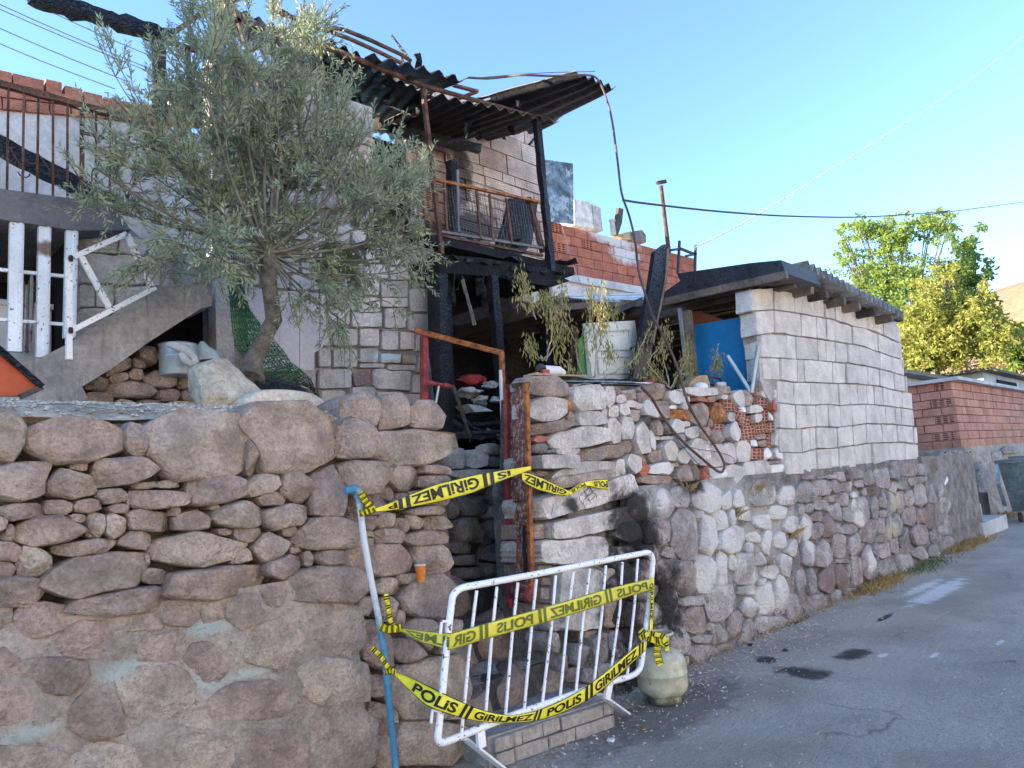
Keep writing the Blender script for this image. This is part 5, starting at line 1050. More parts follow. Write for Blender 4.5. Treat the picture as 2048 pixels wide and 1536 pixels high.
strip([(1405,930),(1450,905),(1515,918),(1535,985)], 26, BY_-.05, 'twisted yellow tape loop over the collar of the gas cylinder')
strip([(1490,955),(1485,1000),(1500,1055)], 34, BY_-.045, 'yellow tape end hanging over the body of the gas cylinder')
# black wires on the slab
mb = MB()
for k in range(7):
    a = np.array([1140+rng.uniform(0,50), 190.]); mb.tube([Z7(a[0]+20*math.sin(t*2+k)+rng.uniform(-8,8), a[1]+t*45, 3.47) for t in np.linspace(0, rng.uniform(1.5,3.2), 7)], .002, 4)
mb.tube([Z7(992,250+ t*60+0, 3.48)+[.015*math.sin(t*2),0,0] for t in range(5)]+[Z7(1030,545,3.48)], .002, 4)
mb.build('binding_wire', M['cable'], None, kind='stuff')
# ============================================================ SMALL THINGS
cup = thing('paper_cup', tuple(Y(842,1160,3.44)), 'orange paper cup standing on a ledge of the stone wall', 'cup')
cc = Y(842,1163,3.43)
MB().lathe(cc, [(.022,0),(.0225,.004),(.032,.092)], 20).build('body', M['cup'], cup, 60)
MB().lathe(cc+[0,0,.09], [(.0325,0),(.034,.003),(.0325,.006),(.029,.004)], 20).build('rim', M['white'], cup, 60)
lump('boulder', Y(446,795,4.35), (.27,.2,.25), M['boulder'], None, seed=12, sub=4, nz=.12, label='big pale boulder on the terrace at the foot of the olive tree', cat='boulder')
# charred log
mb = MB(); mb.tube([Y(500,775,4.6), Y(540,783,4.6), Y(590,792,4.6), Y(635,812,4.6)], [.10,.10,.085,.05], 10)
o = mb.build('charred_log', M['char'], None, 30, label='black charred bundle lying on the terrace right of the olive trunk', cat='log')
lump('ash_heap', Y(560,812,4.2), (.30,.2,.10), M['gravel'], None, seed=3, sub=4, nz=.1, label='grey ash and gravel heap in front of the charred bundle', cat='heap')
pot = thing('cooking_pot', tuple(Y(350,750,5.62)), 'large dented aluminium pot with a grey cloth on its rim under the stair', 'pot')
pc = Y(357,752,5.62); 
MB().lathe(pc, [(.125,0),(.135,.015),(.135,.13),(.14,.135),(.14,.145),(.135,.15),(.135,.235),(.145,.24),(.13,.245),(.12,.2)], 30).build('body', M['alu'], pot, 50)
mb = MB(); mb.tube([Y(335,688,5.4), Y(352,692,5.38), Y(372,700,5.38), Y(385,712,5.38), Y(390,722,5.38), Y(380,728,5.38), Y(368,718,5.38), Y(360,705,5.38)], [.02,.035,.04,.03,.035,.03,.035,.02], 8)
mb.build('cloth', M['cloth'], pot, 60)
bg_ = MB().tube([Y(404,683,5.7), Y(405,695,5.7), Y(410,708,5.7), Y(412,722,5.7)], [.015,.05,.10,.12], 10); bg_.build('plastic_bag', M['bag'], None, 60, label='pale bluish tied plastic bag beside the pot under the stair', cat='bag')
slab_px([(405,722),(424,722),(420,765),(402,760)], 'y', 5.6, .06, 'wooden_block', M['wood'], None, label='short wooden block standing right of the pot under the stair', cat='block')
op = slab_px([(-60,640),(0,702),(84,774),(40,792),(-60,790)], 'y', 4.6, .03, 'orange_board', M['orange'], None, label='orange board with a dark edge leaning at the far left', cat='board')
WORLD[op.name] = np.array(op.location)
MB().beam(Y(-10,692,4.59), Y(84,774,4.59), .03, .04, up=(0,1,0)).build('edge_strip', M['char'], op); MB().beam(Y(84,774,4.59), Y(40,794,4.59), .03, .03, up=(0,1,0)).build('edge_strip', M['woodsoot'], op)
# things on the yard behind the dry-stone wall
sn = thing('sneaker', tuple(Y(1105,752,3.7)), 'white, red and dark worn sneaker standing on boards on top of the dry-stone wall', 'shoe')
AZ = lambda x, y, yy=3.66: Y(1040+x/7.314, 740+y/7.314, yy)
sole = [(245,30),(250,78),(330,86),(420,96),(560,92),(645,84),(650,60),(600,52),(520,62),(420,60),(330,40)]
slab_px([(1040+x/7.314, 740+y/7.314) for x, y in sole], 'y', 3.62, .10, 'sole', M['woodpale'], sn)
MB().tube([AZ(285,-40,3.68), AZ(300,0,3.68), AZ(360,25,3.68), AZ(470,20,3.68), AZ(560,20,3.68), AZ(630,52,3.68)], [.03,.045,.05,.045,.042,.03], 12).build('upper', M['white'], sn, 60)
MB().tube([AZ(290,-50,3.66), AZ(300,-20,3.65), AZ(320,10,3.64)], [.035,.045,.04], 12).build('heel', M['cable'], sn, 60)
MB().beam(AZ(320,20,3.6), AZ(420,25,3.62), .03, .02, up=(0,1,0)).build('stripe', M['redpaint'], sn)
for k, (a, b, w_, h, m, lab) in enumerate([((1058,751),(1162,754),.12,.012,'woodpale','thin reddish board under the sneaker on the dry-stone wall'),
        ((1052,762),(1262,766),.10,.012,'zinc','long grey metal strip lying along the top of the dry-stone wall'),
        ((1145,772),(1195,762),.03,.02,'alu','short pale metal strip, tilted, on top of the round block'),
        ((1150,757),(1235,760),.09,.01,'alu','bright bluish metal offcut lying beside the sneaker boards'),
        ((1190,768),(1300,772),.12,.012,'zinc','crumpled dark zinc strip on the wall top below the cream panel'),
        ((1236,766),(1310,768),.08,.01,'white','thin white strip on the wall top under the wilted vines')]):
    MB().beam(Y(*a,3.62+.02*k), Y(*b,3.68+.02*k), w_, h, segs=5, jit=.003).build('metal_strip' if m != 'woodpale' else 'board', M[m], None, label=lab, cat='strip' if m != 'woodpale' else 'board')
pn = thing('door_panel', tuple(Y(1220,757,4.3)), 'cream painted door panel leaning in the yard behind the wilted vines', 'door')
slab_px([(1172,646),(1270,641),(1278,700),(1276,757),(1182,759)], 'y', 4.3, .04, 'board', M['creampanel'], pn)
for a, b in [((1190,664),(1258,660)),((1194,702),(1260,699)),((1190,664),(1194,702)),((1258,660),(1260,699)),((1195,716),(1261,713)),((1198,748),(1262,746)),((1195,716),(1198,748)),((1261,713),(1262,746))]: MB().beam(Y(*a,4.29), Y(*b,4.29), .012, .012, up=(0,1,0)).build('moulding', M['cloth'], pn)
slab_px([(1157,680),(1173,668),(1184,758),(1160,759)], 'y', 4.35, .03, 'green_board', M['green'], None, label='narrow green board standing left of the cream door panel', cat='board')
slab_px([(1146,650),(1156,655),(1161,757),(1146,757)], 'y', 4.5, .03, 'red_brown_board', M['rust'], None, label='dark red-brown board standing left of the green board', cat='board')
pk = thing('charred_plank', tuple(Y(1285,760,4.1)), 'wide charred plank leaning upright before the shed, burnt black at the top', 'plank')
pts = [(1310,503),(1330,488),(1339,494),(1334,560),(1317,640),(1307,690),(1292,762),(1262,762),(1281,680),(1290,620),(1302,560)]
slab_px(pts, 'y', 4.15, .05, 'board', M['char'], pk)
slab_px([(1335,496),(1339,495),(1334,562),(1317,642),(1308,690),(1303,690),(1314,640),(1330,560)], 'y', 4.14, .052, 'edge', M['wood'], pk)
slab_px([(1281,680),(1305,690),(1293,758),(1266,758)], 'y', 4.145, .02, 'lower_face', M['woodsoot'], pk)
MB().beam(Y(1263,698,4.1), Y(1304,687,4.1), .035, .03, segs=4, jit=.003).build('cross_piece', M['char'], pk)
for a, b, r_, lab in [((1455,712),(1502,785),.022,'white plastic tube leaning against the blue door'),((1517,690),(1503,785),.022,'pale metal profile leaning at the block wall end')]:
    MB().tube([X(*a,7.2), X(*b,7.2)], r_, 10).build('tube', M['alu' if r_ < .02 else 'alu'], None, 60, label=lab, cat='tube')
can = thing('paint_can', tuple(Y(1522,779,3.66)), 'small paint can with blue rim beside the end of the block wall', 'can')
cc = Y(1522,779,3.68)
MB().lathe(cc, [(.05,0),(.05,.10)], 20).build('body', M['white'], can, 60); MB().lathe(cc+[0,0,.1], [(.052,0),(.053,.012),(.046,.013)], 20).build('rim', M['blue'], can, 60); MB().lathe(cc+[0,0,.0], [(.0505,.02),(.0505,.06)], 20).build('print_band', M['darkred'], can, 60)
cr = thing('cloth_bundle', tuple(Y(1398,775,3.8)), 'cream canvas bundle with a white bowl on top of the dry-stone wall', 'bundle')
slab_px([(1378,768),(1385,760),(1398,751),(1414,750),(1419,765),(1421,777),(1380,777)], 'y', 3.72, .12, 'canvas', M['woodpale'], cr)
MB().lathe(Y(1401,777,3.66), [(.075,0),(.07,.03),(.05,.05),(.02,.06)], 18).build('bowl', M['white'], cr, 60)
lump('speckled_rag', Y(1440,770,3.7), (.09,.06,.05), M['patterncloth'], None, seed=22, label='white speckled rag in front of the blue door', cat='rag')
mb = MB().tube([Y(1425+ 18*math.cos(t), 762+7*math.sin(t), 3.75) for t in np.linspace(0,6.28,20)], .012, 6); mb.build('hose_coil', M['cable'], None, 60, label='black hose coil lying before the blue door', cat='hose')
slab_px([(1290,762),(1312,756),(1314,762),(1292,768)], 'y', 3.8, .1, 'red_tray', M['redpaint'], None, label='small red tray under the wilted vines', cat='tray')
# burnt heap in the porch
hp = thing('burnt_heap', tuple(Y(960,860,5.3)), 'heap of burnt rubbish with red cloth and pale rags inside the charred porch', 'heap')
V=[];Fc=[]; nu,nv=40,24
for j in range(nv+1):
    for i in range(nu+1):
        x = 4.3+i*(2.6/nu); y = 5.0+j*(3.0/nv); z = 2.04+ .45*min(1,(y-5)/1.6)*(.6+.6*mnoise.noise(Vector((x*2,y*2,0))))+.08*mnoise.noise(Vector((x*9,y*9,3))); V.append((x,y,z))
for j in range(nv):
    for i in range(nu): a=j*(nu+1)+i; Fc.append((a,a+1,a+nu+2,a+nu+1))
link_mesh('ash', V, Fc, M['char'], hp, 30)
lump('red_cloth', Y(945,762,5.9), (.16,.15,.08), M['redcloth'], hp, seed=31, nz=.4)
for k,(x,y,r_,m) in enumerate([(940,785,.13,'patterncloth'),(962,800,.10,'cloth'),(955,812,.12,'darkstone'),(980,770,.1,'patterncloth'),(990,800,.08,'cloth')]): lump('rag', Y(x,y,5.6), (r_,r_,r_*.5), M[m], hp, seed=40+k, nz=.45)
slab_px([(935,808),(965,812),(985,822),(950,824)], 'y', 5.5, .2, 'pale_board', M['cloth'], hp)
for k, (a, b, m) in enumerate([((905,770),(945,885),'woodsoot'),((925,560),(950,650),'wood'),((900,870),(1000,862),'woodsoot'),((975,860),(1010,880),'alu'),((905,840),(960,880),'char'),((930,850),(1000,845),'char'),((915,830),(1000,890),'char')]):
    MB().beam(Y(*a,5.3+.05*k), Y(*b,5.25), .03 if m != 'wood' else .015, .03, segs=4, jit=.004).build('stick', M[m], hp)
MB().tube([Y(955+3*math.sin(t), 645+ t*9, 6.8) for t in range(4)], .03, 8).build('shelf_pipe', M['shadow'], hp)
# litter on the road
for k, (x, y, m, s_, lab) in enumerate([(1287,1458,'orangestone',.02,'small broken red brick piece on the road near the steps'),(1222,1480,'white',.03,'crushed pale wrapper on the road right of the steps'),(1400,1345,'white',.015,'small white litter scrap near the cylinder'),(1840,1172,'white',.02,'white scrap beside the paint spill'),(1570,1300,'char',.03,'black burnt scrap near the wall foot'),(1500,1290,'char',.03,'small black burnt scrap beside the wall foot, nearer the cylinder')]):
    lump('litter', gp(x,y,.012), (s_*1.4, s_, s_*.5), M[m], None, seed=60+k, sub=1, label=lab, cat='litter')
# ============================================================ NETS
nb = thing('green_net', tuple(Y(520,790,5.5)), 'torn black net with green plastic grass hanging beside the corner pillar of the house', 'net')
FZ = lambda x, y, yy=5.5: Y(420+x/3.9375, 440+y/3.9375, yy)
Lft = [(60,190),(90,330),(135,430),(155,600),(175,850),(200,1000),(370,1180),(560,1270),(720,1300),(850,1330)]
Rgt = [(290,190),(270,330),(240,480),(310,700),(400,830),(560,1010),(640,1130),(720,1180),(800,1260),(860,1480)]
def edge(P, t): P = np.array(P, float); u = np.linspace(0, 1, len(P)); return np.array([np.interp(t, u, P[:, 0]), np.interp(t, u, P[:, 1])])
mb = MB()
for k in range(34):
    t = k/33; a, b = edge(Lft, t), edge(Rgt, t); mb.tube([FZ(*(a*(1-s)+b*s+rng.normal(0,3,2))) for s in np.linspace(0,1,8)], .0035, 4)
for s in np.linspace(0, 1, 12): mb.tube([FZ(*(edge(Lft,t)*(1-s)+edge(Rgt,t)*s+rng.normal(0,2,2))) for t in np.linspace(0,1,40)], .0035, 4)
mb.build('mesh', M['net'], nb, kind='stuff')
V=[];Fc=[]
for _ in range(5200):
    t = rng.beta(1.6,1.7)*.78+.12; s = rng.uniform(0,1)
    if t > .62 and rng.random() < (t-.6)*3: continue
    p = edge(Lft,t)*(1-s)+edge(Rgt,t)*s; c = FZ(*p, 5.5-rng.uniform(0,.05)); d = rng.normal(0,1,3); d/=np.linalg.norm(d); d*=rng.uniform(.02,.045); w_=np.cross(d,rng.normal(0,1,3)); w_=w_/np.linalg.norm(w_)*.0035
    b=len(V); V += [c-w_, c+w_, c+d]; Fc.append((b,b+1,b+2))
link_mesh('plastic_grass', V, Fc, M['netgreen'], nb, None, kind='stuff')
# thin vertical mesh fence wires in front of the house wall
mb = MB()
for x in (690, 640, 600): mb.tube([Y(x, 560, 5.85), Y(x-2, 810, 5.85)], .003, 4)
mb.build('fence_wire', M['wire'], None, kind='stuff')
# ============================================================ OLIVE TREE
TY_ = 4.55
ot = thing('olive_tree', tuple(Y(505,757,TY_)), 'grey-green olive tree with a curved trunk on the terrace before the burnt house', 'tree')
WORLD[ot.name] = Y(505,757,TY_)
trunk = [(500,762),(503,752),(512,718),(530,675),(543,640),(541,600),(538,560),(537,520),(536,498)]
MB().tube([Y(x,y,TY_)+[.01*math.sin(k*2),.02*math.sin(k),0] for k,(x,y) in enumerate(trunk)], [.095,.085,.06,.054,.056,.052,.052,.058,.05], 16).build('trunk', M['bark'], ot, 60)
CL = [(470,60,110,90,9),(560,110,85,90,8),(415,170,100,90,8),(560,210,110,80,9),(330,290,100,90,9),(470,300,120,100,10),(620,290,100,90,9),(705,225,45,60,4),(255,385,75,60,6),(370,400,110,80,9),(520,410,110,80,9),(660,400,110,90,9),(765,345,65,70,6),(820,430,50,80,6),(775,400,75,85,8),(705,330,75,75,7),(825,500,45,55,4),(560,250,120,110,7),(735,480,80,80,7),(610,500,80,70,6),(490,480,60,50,5),(390,490,90,50,6),(270,500,70,35,3),
      (225,180,35,70,2),(300,180,50,70,2),(795,530,45,50,3),(690,555,60,50,4),(640,600,35,45,3),(695,640,28,45,2),(575,570,30,30,1),(450,-40,130,60,7),(590,40,60,60,5),(640,120,50,60,4),(320,560,22,60,2),(810,330,40,50,3),(200,330,40,60,3),(760,610,30,35,1),(500,370,150,110,10),(560,330,150,110,10),(440,230,110,110,8)]
top0 = Y(536,505,TY_); BV = MB(); LV = []; LF = []; leaf_n = 0
def bez(a, c, b, n): return [a*(1-t)**2+2*c*t*(1-t)+b*t*t for t in np.linspace(0, 1, n)]
def twig(p, d, L, droop):
    global leaf_n
    n = int(L/.017); pts = []; q = p.copy(); dd = d/np.linalg.norm(d)
    for k in range(n):
        pts.append(q.copy()); dd = dd+np.array([0,0,droop])*.05+rng.normal(0,.03,3); dd /= np.linalg.norm(dd); q = q+dd*.017
    BV.tube(pts[::4]+[pts[-1]], [.0028]*(len(pts[::4]))+[.001], 3, cap=False)
    for k, a in enumerate(pts[2:]):
        ph = rng.uniform(0, 6.28) if k % 2 == 0 else ph+1.57
        x = np.cross(dd, (0,0,1.)); x /= np.linalg.norm(x)+1e-6; y = np.cross(dd, x)
        for s in (0, math.pi):
            if rng.random() < .12: continue
            o_ = x*math.cos(ph+s)+y*math.sin(ph+s); ld = dd*.75+o_*.7+rng.normal(0,.12,3); ld /= np.linalg.norm(ld)
            l = rng.uniform(.042,.07)*(1-.3*k/n); wv = np.cross(ld, rng.normal(0,1,3)); wv = wv/np.linalg.norm(wv)*l*.12
            b = len(LV); LV.extend([a, a+ld*l*.45+wv, a+ld*l, a+ld*l*.45-wv]); LF.append((b,b+1,b+2,b+3))
for (cx, cy, rx, ry, nb_) in CL:
    dep = rng.uniform(-.45,.45) if rx > 60 else rng.uniform(-.25,.25); c = Y(cx, cy+ry*.2, TY_+dep); sc_ = (Y(cx+50,cy,TY_)-Y(cx-50,cy,TY_))[0]/100*.82
    m1 = (top0+c)/2+np.array([0,0,-.1])+rng.normal(0,.06,3); main = bez(top0, m1, c, 8)
    BV.tube(main, list(np.linspace(.016 if cy < 450 else .009,.005,8)), 6, cap=False)
    for s in range(nb_):
        th = rng.uniform(0,6.28); rr = rng.uniform(.6,1)**.5; e = Y(cx+rx*rr*math.cos(th), cy+ry*rr*math.sin(th), TY_+dep+rng.uniform(-.8,.8)*max(rx,ry)*sc_*.8)
        st0 = main[rng.integers(4,8)]; low = cy > 450
        mid = (st0+e)/2+rng.normal(0,.05,3)+[0,0,.06]; sub = bez(st0, mid, e, 8); BV.tube(sub, list(np.linspace(.006,.0025,8)), 4, cap=False)
        bd = e-st0; bd /= np.linalg.norm(bd)+1e-6
        for k in range(8 if rx > 40 else 5):
            i = rng.integers(2,8); p = sub[i]; d = bd*.6+rng.normal(0,.5,3)+np.array([0,0,.45 if not low else -.25]); twig(p, d, rng.uniform(.16,.34), .3 if not low else -.8)
        twig(e, bd+[0,0,.3 if not low else -.5], rng.uniform(.18,.32), .5 if not low else -1)
BV.build('branches', M['barkg'], ot, 180)
link_mesh('crown', LV, LF, M['olive1'], ot, None, kind='stuff')
LEAVES = len(LF)
# ============================================================ OTHER VEGETATION
def leaf_cloud(name, clumps, plane, n, lsize, m, parent, dr=1.2, droop=.4, aspect=.45):
    V=[];Fc=[]; tot = sum(c[2]*c[3] for c in clumps)
    for cx, cy, rx, ry in clumps:
        k = int(n*rx*ry/tot); subs = [(rng.normal(0,.5), rng.normal(0,.5), rng.uniform(-1,1)) for _ in range(max(5, int(rx*ry/60)))]
        for _ in range(k):
            s = subs[rng.integers(len(subs))]; a = s[0]+rng.normal(0,.16); b_ = s[1]+rng.normal(0,.12)
            p = U(cx+rx*a, cy+ry*b_, 'x', plane+(s[2]+rng.normal(0,.3))*dr)
            d = rng.normal(0,1,3)+[0,0,-droop]; d/=np.linalg.norm(d); w_=np.cross(d,rng.normal(0,1,3)); w_=w_/np.linalg.norm(w_)
            l = lsize*rng.uniform(.6,1.3); b=len(V); V += [p, p+d*l*.5+w_*l*aspect*.5, p+d*l, p+d*l*.5-w_*l*aspect*.5]; Fc.append((b,b+1,b+2,b+3))
    return link_mesh(name, V, Fc, m, parent, None, kind='stuff')
def far_tree(name, base, tips, clumps, plane, n, lsize, m, label, tr=.14, bark='barkg', dr=1.2, droop=.4, cat='tree', aspect=.45):
    b = U(*base, 'x', plane); b[2] = 0.3; t = thing(name, tuple(b), label, cat); fork = U(base[0]+3, base[1]-60, 'x', plane)
    mb = MB(); mb.tube([b, (b+fork)/2+[.1,.1,0], fork], [tr, tr*.8, tr*.6], 8); mb.build('trunk', M[bark], t, 60); mb = MB()
    for c in clumps:
        e = U(c[0], c[1], 'x', plane+rng.uniform(-.5,.5)); mb.tube(bez(fork, (fork+e)/2+rng.normal(0,.3,3), e, 7), list(np.linspace(tr*.45, tr*.1, 7)), 5)
        for _ in range(9):
            f = U(c[0]+c[2]*rng.uniform(-.8,.8), c[1]+c[3]*rng.uniform(-.8,.8), 'x', plane+rng.uniform(-.8,.8)); mb.tube([e*.6+fork*.4, (e+f)/2, f], [tr*.13, tr*.08, tr*.03], 4)
    mb.build('limbs', M[bark], t, 60)
    if n: leaf_cloud('crown', clumps, plane, n, lsize, m, t, dr=dr, droop=droop, aspect=aspect)
    return t
far_tree('feathery_tree', (1800,800), None, [(1725,455,35,30),(1690,480,25,25),(1760,470,40,35),(1810,470,45,35),(1860,455,45,30),(1895,445,30,22),(1720,540,40,30),(1770,560,60,45),(1830,560,55,45),(1750,600,60,40),(1690,520,20,20),(1790,640,50,50),(1850,610,50,40),(1780,510,40,25)], 52, 15000, .28, M['leafg'], 'tall airy light green tree with feathery leaves, rising behind the shed roof', dr=1.6, tr=.2)
far_tree('dark_tree', (1915,760), None, [(1925,500,28,35),(1915,545,40,40),(1900,590,45,40),(1940,560,30,40),(1890,650,50,40),(1945,620,40,40)], 62, 11000, .38, M['leafd'], 'denser darker green tree between the feathery tree and the hill', dr=2.2, tr=.25)
far_tree('yellowing_tree', (1870,780), None, [(1840,640,50,40),(1880,660,50,45),(1830,690,45,40),(1900,700,50,40),(1860,610,40,30),(1930,650,45,45),(1955,610,26,36),(1968,572,14,20),(1990,690,40,35),(1815,720,30,30),(1850,580,30,30),(1900,560,28,28),(1985,640,30,35),(2015,665,30,30)], 46, 24000, .24, M['leafy'], 'yellowing olive-gold bushy tree behind the right end of the shed', dr=2.0, tr=.2)
far_tree('green_shrub', (2015,780), None, [(1998,665,30,35),(2030,690,35,40),(2060,710,40,45),(2010,720,45,30),(2045,665,22,22)], 72, 12000, .36, M['leafg'], 'bright green shrub at the right edge below the dry hill', dr=2.4, tr=.2, cat='shrub')
far_tree('low_dark_shrub', (1830,790), None, [(1825,715,30,30),(1850,705,30,25),(1815,740,20,20)], 46, 4000, .24, M['leafd'], 'low dark green shrub just right of the block wall end', dr=.6, cat='shrub')
far_tree('bare_bush', (1930,790), None, [(1880,715,35,25),(1915,700,40,30),(1950,705,40,30),(1985,715,35,25),(1900,730,50,18),(1960,730,50,18)], 56, 3000, .16, M['drygrass'], 'leafless pale brown thorny bush above the brick house roof', tr=.11, bark='barkpale', dr=.5, cat='bush')
MB().prism([(20,12.4,4.6),(43,12.4,5.8),(75,12.4,7.2),(120,12.4,9),(120,45,12),(20,45,8)], (0,0,-6)).build('back_slope', M['hill'], kind='structure')
# wilted vines in the yard
vn = thing('wilted_vine', tuple(Y(1180,770,3.9)), 'wilted yellow-green vine plant drooping over the yard between porch and shed', 'plant')
V=[];Fc=[]; mb=MB(); KZ = lambda x, y, yy: Y(1040+x/3.9385, 560+y/3.9385, yy)
stems = [[(590,760),(600,500),(640,250),(660,60)],[(590,760),(640,400),(700,220),(770,260)],[(560,770),(540,520),(550,260),(560,60)],[(480,740),(430,500),(330,220),(330,20)],[(200,640),(250,420),(240,220),(230,160)],[(180,640),(110,560),(60,470)],[(200,640),(290,480),(340,320)],[(120,300),(60,80),(0,-40)],[(130,200),(20,130)],[(120,210),(210,120)],
   [(1180,860),(1120,560),(1150,350)],[(1180,860),(1000,650),(1180,430)],[(1200,860),(1290,650),(1320,430)],[(1150,860),(1080,700),(960,780)],[(660,770),(900,640),(1040,330)],[(660,770),(700,600),(690,480)],[(590,760),(440,760),(300,560)],[(1180,860),(1250,740),(1330,600)],[(1300,850),(1340,720),(1320,560)],[(1560,500),(1550,600),(1510,720)],[(1550,620),(1580,680)]]
for si, s in enumerate(stems):
    yy = rng.uniform(3.75,4.0); P = [KZ(*q, yy) for q in s]; path = []
    for a, b in zip(P[:-1], P[1:]): path += [a*(1-t)+b*t for t in np.linspace(0,1,9)[:-1]]
    path.append(P[-1]); path = [p+rng.normal(0,.006,3) for p in path]; mb.tube(path, list(np.linspace(.007,.003,len(path))), 5)
    for k, p in enumerate(path):
        if (si in (15,16,0) and k < len(path)*.4) or k < len(path)*.3: continue
        for _ in range(12):
            c = p+rng.normal(0,.04,3)*[1,.6,1.3]; d = np.array([rng.normal(0,.35), rng.normal(0,.35), -1.]); d/=np.linalg.norm(d); l = rng.uniform(.03,.065); w_=np.cross(d, rng.normal(0,1,3)); w_=w_/np.linalg.norm(w_)*l*.12
            b=len(V); V += [c, c+d*l*.5+w_, c+d*l, c+d*l*.5-w_]; Fc.append((b,b+1,b+2,b+3))
mb.build('stems', M['barkpale'], vn, 180, kind='stuff'); link_mesh('leaves', V, Fc, M['wilt'], vn, None, kind='stuff')
# weeds and dry grass along the wall foot
def tuft(name, spots, n, h, m, **kw):
    V=[];Fc=[]
    for (c, sx, sy) in spots:
        for _ in range(n):
            p = np.array([c[0]+rng.normal(0,sx), c[1]+rng.normal(0,sy), c[2]]); d = np.array([rng.normal(0,.35),rng.normal(0,.3),1.])*h*rng.uniform(.4,1.2); w_=np.array([rng.normal(0,1),rng.normal(0,1),0]); w_=w_/np.linalg.norm(w_)*.004
            b=len(V); V += [p-w_, p+w_, p+d*.6+w_*.6+[0,0,0], p+d*1.0+[d[0]*.4,d[1]*.4,-abs(d[0])*.3]]; Fc.append((b,b+1,b+2,b+3))
    return link_mesh(name, V, Fc, m, None, None, kind='stuff', **kw)
tuft('dry_grass', [(np.array([x, 3.42, 0]), .35, .03) for x in np.arange(5.5, 11.5, .55)], 60, .05, M['drygrass'])
tuft('dry_grass', [(np.array([x, 3.36, 0]), .3, .07) for x in (9.2, 9.8, 13.2, 13.7, 14.3)], 260, .12, M['drygrass'])
tuft('green_weeds', [(np.array([x, 3.30, 0]), .35, .09) for x in (11.0, 11.7)], 130, .09, M['weed'])
tuft('dry_grass', [(gp(757,1500,0)+[0,.08,0], .06, .05), (gp(775,1530,0)+[0,.05,0], .05, .05)], 160, .22, M['drygrass'])
tuft('dry_grass', [(np.array([x, 3.52, z]), .05, .02) for x, z in ((5.7,1.4),(6.5,1.1),(7.0,.55),(6.1,.75),(6.9,1.3),(7.6,.8))], 50, .12, M['drygrass'])
tuft('dry_grass', [(np.array([x, 4.0, 0]), .5, .15) for x in (17.2, 18.2, 19.4)], 300, .12, M['drygrass'])
wd = thing('green_weed', (15.9, 3.95, .5), 'feathery green weed growing beside the black drainpipe and the concrete steps', 'plant')
V=[];Fc=[]
for _ in range(2600):
    c = np.array([16.0+rng.normal(0,.28), 3.95+rng.normal(0,.12), .55+abs(rng.normal(0,.33))]); d = rng.normal(0,1,3)+[0,0,-.2]; d/=np.linalg.norm(d); l=rng.uniform(.03,.07); w_=np.cross(d,rng.normal(0,1,3)); w_=w_/np.linalg.norm(w_)*l*.25; b=len(V); V += [c,c+d*l*.5+w_,c+d*l,c+d*l*.5-w_]; Fc.append((b,b+1,b+2,b+3))
link_mesh('leaves', V, Fc, M['weed'], wd, None, kind='stuff')
mb = MB()
for k in range(7): mb.tube([(16+rng.normal(0,.05),3.95,.45),(16+rng.normal(0,.2),3.95+rng.normal(0,.08),1.0+rng.uniform(0,.3))], .006, 4)
mb.build('stems', M['barkg'], wd, 180, kind='stuff')
# dry stalks beside the pipe
mb = MB()
for k in range(9): 
    a = gp(760+rng.uniform(-12,15),1530,0)+[0,.1,0]; mb.tube([a, a+[rng.uniform(-.06,.02),0,.25], a+[rng.uniform(-.12,.03),-.02,rng.uniform(.35,.75)]], [.0035,.003,.001], 4)
mb.build('dry_stalks', M['barkpale'], None, 180, kind='stuff')
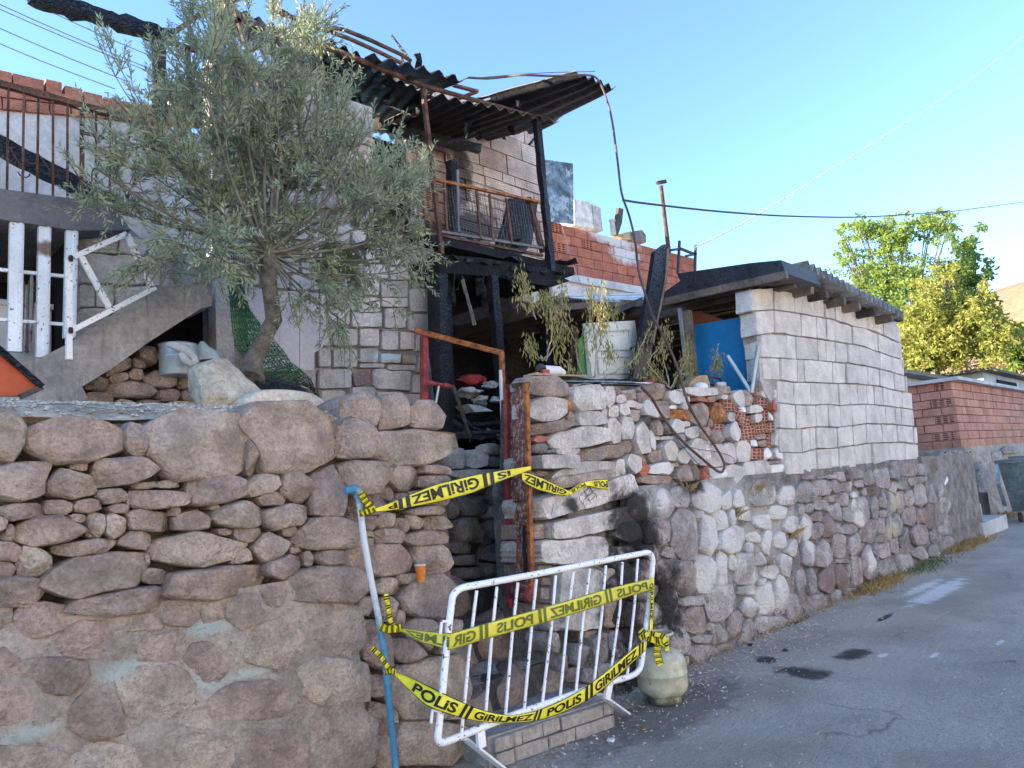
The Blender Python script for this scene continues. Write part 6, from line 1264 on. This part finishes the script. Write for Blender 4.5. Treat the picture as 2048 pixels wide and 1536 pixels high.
# ============================================================ CABLES
def cable(pts, r, m, label, yv, n=4, cat='cable'):
    yv = list(np.interp(np.linspace(0, 1, len(pts)), np.linspace(0, 1, len(yv)), yv)) if hasattr(yv, '__len__') else [yv]*len(pts)
    P = [Y(x, y, yv[k]) for k, (x, y) in enumerate(pts)]; Q = []
    for k in range(len(P)-1):
        p0, p1, p2, p3 = P[max(k-1,0)], P[k], P[k+1], P[min(k+2,len(P)-1)]
        for t in np.linspace(0, 1, n+1)[:-1]: Q.append(.5*((2*p1)+(-p0+p2)*t+(2*p0-5*p1+4*p2-p3)*t*t+(-p0+3*p1-3*p2+p3)*t**3))
    Q.append(P[-1]); return MB().tube(Q, r, 6).build('cable', M[m], None, 180, label=label, cat=cat)
cable([(935,155),(975,157),(1015,153),(1045,150),(1110,152),(1170,150),(1195,158),(1212,195),(1224,240),(1235,320),(1243,385),(1258,430),(1270,480),(1277,540),(1288,580),(1302,625),(1320,660),(1343,705),(1358,745),(1369,785),(1380,815),(1400,850),(1425,885),(1441,910),(1449,930),(1444,944),(1432,940),(1405,918),(1375,892),(1345,860),(1320,825),(1303,795),(1283,775)],
      .013, 'cablered', 'long melted cable hanging from the roof down over the dry-stone wall to a loop', [5.6,5.4,4.88,4.8,4.6,4.4,4.1,3.9,3.6]+[3.48]*7)
cable([(960,155),(1080,146),(1190,143)], .004, 'cable', 'thin wire crossing from the wavy roof sheet to the overhanging sheet', [5.6,5.2,4.9])
cable([(1245,400),(1300,408),(1450,424),(1600,433),(1750,433),(1900,421),(2048,404),(2300,370)], .02, 'cable', 'dark overhead cable sagging from the hanging cable to the right edge', 7.0)
cable([(1392,494),(1480,450),(1580,390),(1660,340),(1780,265),(1900,185),(2048,72),(2200,-60)], .024, 'white', 'pale overhead cable rising from the steel frame to the top right corner', 8.0)
for k, (a, b, lab) in enumerate([((40,-6),(320,120),'top'),((-60,-18),(320,146),'second'),((-60,-8),(320,152),'third'),((-60,30),(260,165),'fourth'),((-60,62),(230,178),'lowest')]):
    cable([a, ((a[0]+b[0])/2, (a[1]+b[1])/2+3), b], .006, 'wire', f'thin overhead wire at upper left, {lab} of the five' , 9.0)
cable([(1122,445),(1132,480),(1150,540),(1170,585)], .006, 'cloth', 'thin pink cord hanging in front of the red brick wall', 8.35)
for k, pts in enumerate([[(1371,892),(1400,899),(1440,905),(1466,915),(1468,925)], [(1340,860),(1375,905),(1425,957)]]): cable(pts, .003, 'cable', ['fine wire crossing the white blocks beside the cable loop','fine wire hanging diagonally below the cable loop'][k], 3.49, cat='wire')
